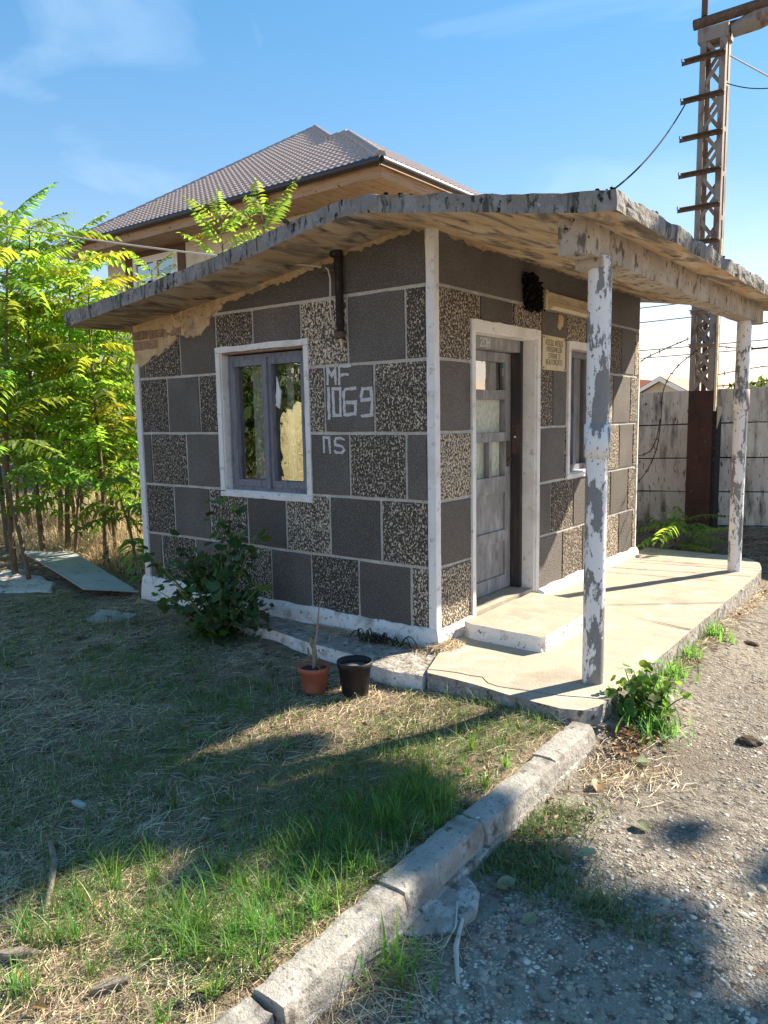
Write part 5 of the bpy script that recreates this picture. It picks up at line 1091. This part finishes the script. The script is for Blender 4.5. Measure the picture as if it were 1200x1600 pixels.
# thorny dark plant on the apron
t = thing('withered_plant', 'dark withered curling plant on the apron below the hut corner', 'plant', (-.33, -.17, .012)); q = MB(); r = random.Random(12)
for k in range(26):
    a = r.uniform(0, 6.28); l_ = r.uniform(.06, .17); h = r.uniform(.03, .085); p = Vector((r.uniform(-.16, .16), r.uniform(-.03, .03), 0))
    q.tube([p + Vector((math.cos(a) * l_ * s_, math.sin(a) * l_ * s_ * .5, h * math.sin(math.pi * s_ * .95) + .003)) for s_ in np.linspace(0, 1, 7)], .0042, 4, True, False)
q.obj('stems', 'cable_black', t)
q = MB()
for k in range(60):
    a = r.uniform(0, 6.28); p = Vector((r.uniform(-.2, .2), r.uniform(-.05, .05), r.uniform(.01, .08))); d_ = Vector((math.cos(a), math.sin(a), .3)) * .02; s_ = Vector((-math.sin(a), math.cos(a), .2)) * .006
    q.add([p, p + d_ * .5 + s_, p + d_, p + d_ * .5 - s_], [(0, 1, 2, 3)])
tag(q.obj('withered_leaves', 'leaf_dark', t), kind='stuff')
# fallen leaves
def fallen(x, y, s_, rz, label, mat='leaf_fallen', z=None):
    q = MB(); r = random.Random(int(x * 999)); n = 12; out = []
    for k in range(n):
        a = 2 * math.pi * k / n; rr = (.5 + .12 * math.cos(a) - .06 * math.cos(2 * a)) * r.uniform(.85, 1.1); out.append(Vector((rr * math.cos(a), rr * .62 * math.sin(a), .16 * abs(math.sin(a)) + .05 * math.cos(a) + r.uniform(-.04, .04))))
    q.add([Vector((0, 0, 0))] + out, [(0, 1 + k, 1 + (k + 1) % n) for k in range(n)], True); q.tube([(-.75, 0, .05), (-.4, 0, .02), (.4, 0, .012)], .012, 3, True, False)
    o = q.obj('fallen_leaf', mat, fix=False); o.scale = (s_, s_, s_); o.location = (x, y, (float(gz(x, y)) if z is None else z) + .012); o.rotation_euler = (r.gauss(0, .2), r.gauss(0, .2), rz); return tag(o, label, 'leaf')
for a_ in [(1.47, -1.80, .075, 1.0, 'pale green fallen leaf on the concrete haunch by the kerb'), (1.62, -1.46, .075, .2, 'pale green fallen leaf right of the shaded weed patch'), (1.60, -1.62, .06, 1.6, 'small upright pale leaf at the edge of the weed patch'),
           (1.62, -1.92, .06, 1.1, 'pale curled leaf on the gravel below the weed patch'), (1.46, -2.12, .07, .1, 'pale leaf lying at the foot of the haunch'), (1.86, -2.32, .07, 1.8, 'pale leaf on the shaded gravel, nearest the bottom of the photo'),
           (1.72, -1.14, .08, -.5, 'yellow green leaf on the sunny gravel edge'), (1.80, -1.80, .07, -.6, 'yellow leaf in the shaded gravel right of the weeds'), (1.55, -.62, .08, .3, 'yellow green leaf at the foot of the porch bush')]: fallen(*a_)
for a_ in [(-.47, -1.67, .085, .4, 'curled brown leaf in the shaded middle lawn', 'leaf_brown'), (-.50, -2.48, .05, 1.4, 'brown leaf lying far left in the shaded lawn', 'leaf_brown'), (.32, -2.59, .06, .7, 'brown leaf at the sunny patch of the lower lawn', 'leaf_brown'), (.27, -2.31, .05, 2.0, 'dark brown leaf beside the tall grass tuft', 'leaf_brown'),
           (1.47, -.95, .09, 2.0, 'orange brown leaf by the sunny kerb foot', 'leaf_brown'), (1.56, -1.52, .10, 2.6, 'reddish leaf inside the shaded weed patch', 'leaf_brown'), (1.08, -2.50, .05, .3, 'tan leaf in the grass by the lower kerb stones', 'leaf_brown'), (1.44, -2.42, .10, 1.0, 'tan leaf on the straw beside the lower kerb', 'leaf_brown')]: fallen(*a_)

# ------------------------------------------------------------------ grass, straw, pebbles (numpy masses)
def blades(x, y, h, wd_, lean, az, seg=3, tone=None, z=None, curve=1.0, lie=None):
    n = len(x); z = gz(x, y) if z is None else z; s_ = np.linspace(0, 1, seg + 1)
    wdir = np.stack([-np.sin(az), np.cos(az)], -1)
    V = np.zeros((n, 2 * seg + 1, 3), np.float32)
    for k in range(seg + 1):
        out = lean * h * (s_[k] ** (1 + .8 * curve)); up_ = h * (s_[k] - .45 * np.clip(lean, 0, 1.6) * s_[k] ** 2 * .6)
        cx, cy, cz = x + out * np.cos(az), y + out * np.sin(az), z - .005 + up_
        ww = wd_ * (1 - s_[k] ** 1.5) / 2
        if k < seg:
            V[:, 2 * k, 0] = cx - wdir[:, 0] * ww; V[:, 2 * k, 1] = cy - wdir[:, 1] * ww; V[:, 2 * k, 2] = cz
            V[:, 2 * k + 1, 0] = cx + wdir[:, 0] * ww; V[:, 2 * k + 1, 1] = cy + wdir[:, 1] * ww; V[:, 2 * k + 1, 2] = cz
        else: V[:, 2 * k, 0] = cx; V[:, 2 * k, 1] = cy; V[:, 2 * k, 2] = cz
    nv = 2 * seg + 1; base = (np.arange(n) * nv)[:, None]
    quads = np.concatenate([base + np.array([[2 * k, 2 * k + 1, 2 * k + 3, 2 * k + 2]]) for k in range(seg - 1)]) if seg > 1 else np.zeros((0, 4), int)
    tris = base + np.array([[2 * seg - 2, 2 * seg - 1, 2 * seg]])
    tn = np.repeat(rng.random(n) if tone is None else tone, nv)
    return V.reshape(-1, 3), [quads, tris], tn
def lying(x, y, ln, wd_, az, lift, z=None, tone=None):
    """straw: thin 2-segment ribbons lying on the ground, slightly arched"""
    n = len(x); z = gz(x, y) if z is None else z; dx, dy = np.cos(az), np.sin(az); wx, wy = -dy, dx
    bend = rng.normal(0, .12, n); V = np.zeros((n, 6, 3), np.float32)
    for k, s_ in enumerate((-.5, 0, .5)):
        cx = x + dx * ln * s_ + wx * bend * ln * (1 if k == 1 else 0); cy = y + dy * ln * s_ + wy * bend * ln * (1 if k == 1 else 0)
        cz = z + .004 + (lift if k == 1 else lift * (.0 if k == 0 else rng.uniform(0, 1.6, n)))
        for j, sg in enumerate((-1, 1)):
            ww = wd_ / 2 * (1 if k < 2 else .5); V[:, 2 * k + j, 0] = cx + wx * ww * sg; V[:, 2 * k + j, 1] = cy + wy * ww * sg; V[:, 2 * k + j, 2] = cz + sg * ww * .5
    b = (np.arange(n) * 6)[:, None]; Q = np.concatenate([b + np.array([[0, 1, 3, 2]]), b + np.array([[2, 3, 5, 4]])])
    tn = np.repeat(rng.random(n) if tone is None else tone, 6)
    return V.reshape(-1, 3), [Q], tn
cam2 = np.array([CAM.x, CAM.y]); r2 = np.array([RIGHT.x, RIGHT.y]); f2 = np.array([FWD.x, FWD.y]) / np.hypot(FWD.x, FWD.y)
def in_view(x, y, m=.12):
    dx, dy = x - cam2[0], y - cam2[1]; fw = dx * f2[0] + dy * f2[1]; rt = dx * r2[0] + dy * r2[1]
    return (fw > 1.0) & (np.abs(rt) < fw * (.515 + m)), np.maximum(fw, .3)
def sample(n, x0, x1, y0, y1, dens, p=1.6):
    x = rng.uniform(x0, x1, n); y = rng.uniform(y0, y1, n); ok, fw = in_view(x, y)
    keep = ok & (rng.random(n) < np.clip(dens(x, y) * np.minimum(1, (2.6 / fw) ** p), 0, 1)); return x[keep], y[keep]
def is_lawn(x, y):
    a = (x < 1.18) & ~((x > -3.2) & (y > -.05)) & ~((x > -1.8) & (y > -.36)) & ~((x > -1.2) & (y > -.50)) & ~((x > .2) & (y > -.575))
    return a & ~((x > -6.4) & (x < -4.0) & (y > -.95) & (y < -.1))
def bl(x, y, cx, cy, rx, ry, ang=0):
    dx, dy = x - cx, y - cy; c_, s_ = math.cos(ang), math.sin(ang); u = (dx * c_ + dy * s_) / rx; v = (-dx * s_ + dy * c_) / ry; return np.exp(-(u * u + v * v))
GREEN = [(.95, -2.15, .22, .35, 1), (.75, -2.55, .35, .25, 1), (1.05, -2.6, .16, .3, 1), (.45, -2.75, .3, .22, .9), (.55, -1.5, .35, .25, .9), (.75, -1.25, .25, .2, .8), (.95, -1.6, .2, .3, .7), (.05, -1.2, .3, .2, .6), (-.55, -1.25, .35, .2, .7), (-.9, -1.1, .3, .15, .6),
         (-.2, -1.9, .35, .25, .7), (-.55, -2.0, .3, .3, .7), (-1.2, -1.5, .4, .2, .6), (.15, -2.15, .25, .15, .7), (.35, -1.05, .12, .08, .8), (.25, -.62, .05, .04, .9), (-1.9, -1.2, .4, .2, .5), (.95, -.95, .15, .2, .5), (.2, -2.55, .25, .18, .8)]
def gdens(x, y):
    g = 0
    for cx, cy, rx, ry, a in GREEN: g = np.maximum(g, a * bl(x, y, cx, cy, rx, ry))
    n = .5 + .5 * vnoise(x, y, 3.5, 21); n2 = .5 + .5 * vnoise(x, y, 11, 22)
    n3 = np.clip((vnoise(x, y, 6, 23) + .25) * 1.6, 0, 1)
    return is_lawn(x, y) * np.clip((g * 1.1 + .08) * (.25 + .9 * n * n2 + .4 * n2) * (.30 + .70 * n3), 0, 1)
def mass(name, mat, parts):
    Vs, Fq, tn, off = [], {}, [], 0
    for V, Fs, t_ in parts:
        Vs.append(V); tn.append(t_)
        for f in Fs:
            if len(f): Fq.setdefault(f.shape[1], []).append(f + off)
        off += len(V)
    me = np_mesh(name, np.concatenate(Vs), [np.concatenate(v) for v in Fq.values()], mat, False, np.concatenate(tn))
    return tag(mk(name, me), kind='stuff')
x, y = sample(150000, -4.5, 1.18, -4.2, -.36, gdens, 1.3); n = len(x)
tall = np.clip(bl(x, y, .85, -2.3, .35, .5) + .4 * bl(x, y, .6, -1.45, .4, .3), 0, 1)
h = rng.gamma(5, .012, n) * (.7 + 1.7 * tall * rng.random(n)) + .012; h = np.minimum(h, .15)
mass('green_grass', 'grass_green', [blades(x, y, h, rng.uniform(.002, .0042, n) * (1 + .5 * tall), rng.gamma(2.4, .42, n), rng.uniform(0, 6.28, n), 3, np.clip(rng.normal(.5, .25, n), 0, 1))])
x, y = sample(130000, -4.5, 1.18, -4.2, -.36, lambda x, y: is_lawn(x, y) * np.clip(.28 + 1.0 * np.clip(vnoise(x, y, 4, 31), -.28, 1), 0, 1), 1.0); n = len(x)
mass('dull_grass', 'grass_dull', [blades(x, y, rng.gamma(4, .011, n) + .01, rng.uniform(.002, .0038, n), rng.gamma(2.2, .38, n), rng.uniform(0, 6.28, n), 3)])
# straw on the lawn, by the fence, at the porch edges
sd = lambda x, y: is_lawn(x, y) * np.clip(.55 + .45 * vnoise(x, y, 3, 41), .12, 1)
x, y = sample(330000, -6.5, 1.19, -4.2, 1.2, sd, 1.25); n = len(x)
x3 = np.concatenate([rng.normal(1.40, .05, 700), rng.normal(1.38, .05, 500), rng.normal(1.5, .12, 700), rng.uniform(1.29, 1.40, 900)]); y3 = np.concatenate([rng.normal(-2.42, .13, 700), rng.normal(-2.75, .25, 500), rng.normal(-.72, .12, 700), rng.uniform(.0, 3.6, 900)])
x4 = rng.uniform(-1.0, .12, 900); y4 = np.abs(rng.normal(0, .05, 900)) * -1 - .065
x5 = rng.uniform(.02, .16, 260); y5 = rng.uniform(.0, .22, 260) - .12
parts = [lying(x, y, rng.gamma(3, .022, n) + .015, rng.uniform(.0009, .0026, n), rng.uniform(0, 6.28, n), np.abs(rng.normal(0, .010, n)))]
for xx, yy, zz in ((x3, y3, None), (x4, y4, np.full(900, .012)), (x5, y5, np.full(260, .037))): parts.append(lying(xx, yy, rng.gamma(4, .020, len(xx)) + .02, rng.uniform(.0016, .0032, len(xx)), rng.uniform(0, 6.28, len(xx)), np.abs(rng.normal(0, .009, len(xx))), zz))
m_ = 9000; x6 = rng.uniform(-1.5, 3.2, m_); y6 = rng.uniform(4.25, 5.6, m_); parts.append(lying(x6, y6, rng.gamma(4, .03, m_) + .03, rng.uniform(.003, .006, m_), rng.uniform(0, 6.28, m_), np.abs(rng.normal(0, .02, m_)), tone=rng.uniform(0, .4, m_)))
mass('dry_straw', 'grass_straw', parts)
# standing dry grass: thin on the lawn, tall behind on the left
x, y = sample(24000, -4.5, 1.18, -4.0, -.38, lambda x, y: is_lawn(x, y) * np.clip(.12 + .35 * vnoise(x, y, 4, 51), 0, 1), 1.2); n = len(x)
pa_ = blades(x, y, rng.gamma(4, .014, n) + .01, rng.uniform(.0016, .003, n), rng.gamma(2, .35, n), rng.uniform(0, 6.28, n), 3)
x2 = rng.uniform(-11.5, -3.2, 52000); y2 = rng.uniform(-.2, 7.5, 52000); k = is_lawn(x2, y2) & (y2 > .15 + .25 * vnoise(x2, 0 * x2, 2, 8) + .12 * (x2 < -3.4)) & ~((x2 > -5.7) & (x2 < -3.15) & (y2 > -.5) & (y2 < .45)); x2, y2 = x2[k], y2[k]; n = len(x2)
pb_ = blades(x2, y2, rng.gamma(4, .045, n) + .03, rng.uniform(.006, .013, n), rng.gamma(2.2, .5, n), rng.uniform(0, 6.28, n), 3)
mass('dry_grass', 'grass_straw', [pa_, pb_])
def tufts(n_, x0, x1, y0, y1, per, hl, hh, wl, wh_, dens):
    cx, cy = sample(n_, x0, x1, y0, y1, dens, .5); m = len(cx); k = np.repeat(np.arange(m), per); n = len(k); az = rng.uniform(0, 6.28, n); rr = np.abs(rng.normal(0, .018, n))
    hs_c = rng.uniform(hl, hh, m)[k]
    return blades(cx[k] + rr * np.cos(az), cy[k] + rr * np.sin(az), hs_c * rng.uniform(.4, 1.15, n), rng.uniform(wl, wh_, n), np.abs(rng.normal(.75, .5, n)), az + rng.normal(0, .5, n), 4, np.clip(rng.normal(.5, .22, n) + rng.normal(0, .15, m)[k], 0, 1), curve=1.4)
tall_d = lambda x, y: is_lawn(x, y) * np.clip((vnoise(x, y, 7, 24) + .6) * 1.5, .12, 1) * np.clip(1.3 * bl(x, y, .95, -2.2, .20, .40, 0) + 1.0 * bl(x, y, .78, -2.55, .30, .24) + .7 * bl(x, y, .95, -1.6, .18, .35) + .6 * bl(x, y, .45, -2.72, .3, .2), 0, 1)
mass('grass_tufts', 'grass_green', [tufts(760, .1, 1.17, -3.2, -1.0, 30, .07, .165, .003, .0055, tall_d), tufts(2600, -3.5, 1.17, -3.6, -.6, 22, .035, .075, .002, .004, gdens)])
mass('dull_tufts', 'grass_dull', [tufts(5200, -4.5, 1.15, -3.4, -.5, 20, .025, .075, .0018, .0036, lambda x, y: is_lawn(x, y) * np.clip(.15 + .9 * vnoise(x, y, 3.2, 81), 0, 1))])
# weeds beside the kerb and along the porch edge
def wd_(x, y): return np.clip(bl(x, y, 1.40, -1.42, .10, .24, -.2) * 1.2 + bl(x, y, 1.66, -1.72, .24, .07, .0) + .9 * bl(x, y, 1.52, -1.62, .16, .12), 0, 1) * (x > 1.325) * (.4 + .6 * (vnoise(x, y, 14, 61) > -.2))
x, y = sample(26000, 1.32, 2.2, -2.0, -1.0, wd_, .6); n = len(x)
p1 = blades(x, y, rng.gamma(4, .0065, n) + .008, rng.uniform(.003, .007, n), rng.gamma(2.5, .42, n), rng.uniform(0, 6.28, n), 3)
xs_, ys_ = [], []
for cx, cy, r_, m_ in ((1.345, 1.55, .05, 110), (1.34, .95, .035, 50), (1.36, .55, .05, 90), (1.36, .2, .05, 90), (1.5, -.28, .07, 130), (1.42, -2.35, .05, 60), (1.60, 5.0, .3, 0), (-.2, -.52, .02, 20)): xs_.append(rng.normal(cx, r_, m_)); ys_.append(rng.normal(cy, r_ * 1.2, m_))
x = np.concatenate(xs_); y = np.concatenate(ys_); n = len(x); k = x > 1.29; x, y = x[k], y[k]; n = len(x)
p2 = blades(x, y, rng.gamma(5, .018, n) + .02, rng.uniform(.006, .013, n), rng.gamma(2.5, .28, n), rng.uniform(0, 6.28, n), 3, rng.uniform(.5, 1, n))
mass('kerb_weeds', 'grass_dull', [p1]); mass('porch_weeds', 'grass_green', [p2])
# pebbles
def peb(n, lo, hi, base, seed, dens):
    x, y = sample(n, 1.30, 3.6, -3.6, 2.6, dens, .9); n = len(x); s_ = lo + (hi - lo) * rng.random(n) ** 2.0
    z = gz(x, y) + s_ * rng.uniform(-.30, .02, n); return lumps(np.stack([x, y, z], -1), s_, base, .5, .16, seed)
pd = lambda x, y: np.clip(.5 + .5 * vnoise(x, y, 4, 71), .1, 1) * (1 - .8 * wd_(x, y)) * ((x > 1.46) | (y < -2.3)) * ~((x < 1.5) & (y > -2.25) & (y < -1.8))
def pebmat(name, base_, alt):
    layered(name, base_, [(alt, dict(scale=9, lo=.40, hi=.62, detail=2)), ((.56, .52, .45), dict(scale=17, lo=.60, hi=.64, detail=1)), ((.26, .17, .12), dict(scale=13, lo=.62, hi=.66, detail=1))], rough=.8, spec=.25)
pebmat('pebble_mix', (.37, .325, .26), (.25, .225, .195))
V1, F1 = peb(150000, .0025, .0075, ICO1, 5, pd); V2, F2 = peb(26000, .006, .013, ICO1, 6, pd); V3, F3 = peb(2600, .009, .020, ICO2, 9, pd)
V2 = np.concatenate([V2, V3]); F2 = np.concatenate([F2, F3 + len(V2) - len(V3)])
tag(mk('pebbles', np_mesh('pebbles', np.concatenate([V1, V2]), [np.concatenate([F1, F2 + len(V1)])], 'pebble_mix', True)), kind='stuff')
# leaf litter
def litter(x, y, s_, z=None):
    n = len(x); z = (gz(x, y) if z is None else z) + rng.uniform(.003, .02, n); a = rng.uniform(0, 6.28, n); c_, q_ = np.cos(a), np.sin(a)
    loc = np.array([(-.5, 0, 0), (-.1, .28, .12), (.5, 0, .05), (-.1, -.28, .12), (0, 0, 0)]); V = np.zeros((n, 5, 3))
    tl = rng.normal(0, .35, (n, 2))
    for k in range(5):
        lx, ly, lz = loc[k] + rng.normal(0, .05, (n, 3)).T.T[:, 0:3].mean(0) * 0; V[:, k, 0] = x + s_ * (lx * c_ - ly * q_); V[:, k, 1] = y + s_ * (lx * q_ + ly * c_); V[:, k, 2] = z + s_ * (lz + np.abs(lx * tl[:, 0] + ly * tl[:, 1]))
    b = (np.arange(n) * 5)[:, None]; T = np.concatenate([b + np.array([[0, 4, 1]]), b + np.array([[1, 4, 2]]), b + np.array([[2, 4, 3]]), b + np.array([[3, 4, 0]])])
    return V.reshape(-1, 3), [T], np.repeat(rng.random(n), 5)
x, y = sample(5200, -6, 1.18, -4, 0, lambda x, y: is_lawn(x, y) * .5, .8)
xx = np.concatenate([x, rng.normal(1.44, .07, 420), rng.normal(1.43, .06, 60), rng.uniform(1.29, 1.42, 120), rng.uniform(-6, -3.2, 500), rng.uniform(-1, 3, 500)]); yy = np.concatenate([y, rng.normal(-.40, .12, 420), rng.normal(-1.35, .25, 60), rng.uniform(-.1, 3.5, 120), rng.uniform(.3, 3, 500), rng.uniform(4.3, 5.4, 500)])
mass('leaf_litter', 'leaf_dry', [litter(xx, yy, .012 + .045 * rng.random(len(xx)) ** 2)])

# ------------------------------------------------------------------ trees around the photographer (their shade and their reflections)
def big_tree(name, label, base, h, blobs, size, seed, group=None, cat='tree', r0=.16):
    t = thing(name, label, cat, base, 0, group); q = MB(); r = random.Random(seed); b0_ = Vector((0, 0, -.1))
    q.tube([b0_, Vector((.05, .03, h * .4)), Vector((-.05, .05, h))], [r0, r0 * .75, r0 * .35], 9)
    for b in blobs:
        if b[6] < 200 and len(blobs) > 6: continue
        st = Vector((0, .03, h * r.uniform(.4, .85))); e = Vector(b[:3]); q.tube([st, st.lerp(e, .5) + Vector((0, 0, .2)), e], [r0 * .3, r0 * .16, r0 * .05], 6)
    q.obj('trunk', 'bark', t); V, Fs, tn = leafcloud(blobs, 0, size, seed); mk('crown', np_mesh('crown', V, Fs, 'leaf_tree', False, tn), t); return t
def sh(x, y, H): return (x + .608 * H, y + 1.217 * H, H)       # point of height H whose shadow falls on ground (x, y)
tb = Vector((8.0, 7.6, -.12)); BL = []
for (x, y, H, rx, ry, n) in [(1.45, -1.72, 6.6, .33, .33, 190), (1.80, -1.92, 6.8, .42, .42, 260), (2.12, -2.28, 7.0, .50, .50, 330), (2.55, -2.75, 7.2, .62, .62, 420), (1.98, -2.55, 7.0, .42, .42, 260), (2.15, -3.1, 7.3, .60, .60, 400), (3.1, -3.2, 7.4, .75, .75, 420), (1.22, -1.75, 6.4, .26, .26, 120), (.85, -1.62, 6.2, .22, .20, 100), (1.95, -.90, 6.0, .09, .08, 20), (2.35, -.95, 6.2, .08, .08, 14), (.95, -1.85, 6.3, .22, .22, 110), (.62, -1.75, 6.3, .22, .22, 110), (.60, -2.02, 6.4, .20, .18, 90), (.36, -2.02, 6.5, .24, .20, 110), (.22, -2.36, 6.5, .22, .20, 100), (.05, -2.2, 6.5, .22, .2, 90), (.0, -2.65, 6.6, .24, .2, 100), (.12, -2.95, 6.6, .2, .18, 80), (.68, -1.45, 6.2, .14, .12, 50), (.05, -1.92, 6.3, .20, .16, 80), (.12, -1.62, 6.2, .18, .14, 70), (.2, -1.38, 6.1, .13, .10, 44), (-.1, -2.15, 6.4, .2, .15, 80), (.66, -2.36, 6.3, .09, .06, 22), (.98, -2.1, 6.3, .12, .10, 34)]:
    p = Vector(sh(x, y, H)) - tb; BL.append((p.x, p.y, p.z, rx, ry, min(rx, ry) * .9, n))
big_tree('shade_tree', 'tall broadleaf tree right of the road shading the gravel', tb, 6.6, BL, .11, 77)
for i, (x, y, h, lab) in enumerate([(-8.6, -6.2, 3.6, 'round leafy tree left behind the photographer'), (-10.2, -8.6, 4.6, 'tall leafy tree farther left behind the photographer'), (-12.6, -8.8, 5.0, 'leafy tree at the far left behind the lawn'), (-7.9, -9.6, 5.2, 'large leafy tree farthest left behind the lawn')]):
    big_tree('lawn_tree', lab, (x, y, -.12), h * .7, [(0, 0, h * .55, 1.0, 1.0, h * .42, 1700), (.6, .2, h * .45, .8, .8, h * .35, 900), (-.6, .1, h * .5, .8, .8, h * .38, 900)], .085, 300 + i)
hs = MB(); hs.lathe([(.0, 1.9), (.18, 1.86), (.36, 1.6), (.44, 1.2), (.40, .8), (.34, .4), (.30, .0)], 20, wob=lambda a, z: 1 + .05 * math.sin(3 * a + z * 4)); o = hs.obj('hay_stack', 'straw_yellow'); o.location = (-6.75, -5.75, -.1); tag(o, 'tall narrow yellow haystack left behind the photographer', 'haystack')
# far bushes beyond the fence and a dark wood on the horizon
big_tree('far_tree', 'small dark bushy tree beyond the fence at the right', (-1.9, 19.0, -.1), 1.5, [(0, 0, 2.05, .9, .6, .42, 700), (.9, 0, 1.9, .7, .5, .35, 500), (-.8, .1, 1.85, .6, .5, .3, 400)], .09, 401, r0=.06)
V, Fs, tn = leafcloud([(random.uniform(-90, -18), random.uniform(24, 70), 1.5, 4, 4, 2.6, 260) for _ in range(34)], 0, .5, 402)
tag(mk('distant_wood', np_mesh('distant_wood', V, Fs, 'leaf_tree', False, tn)), kind='stuff')
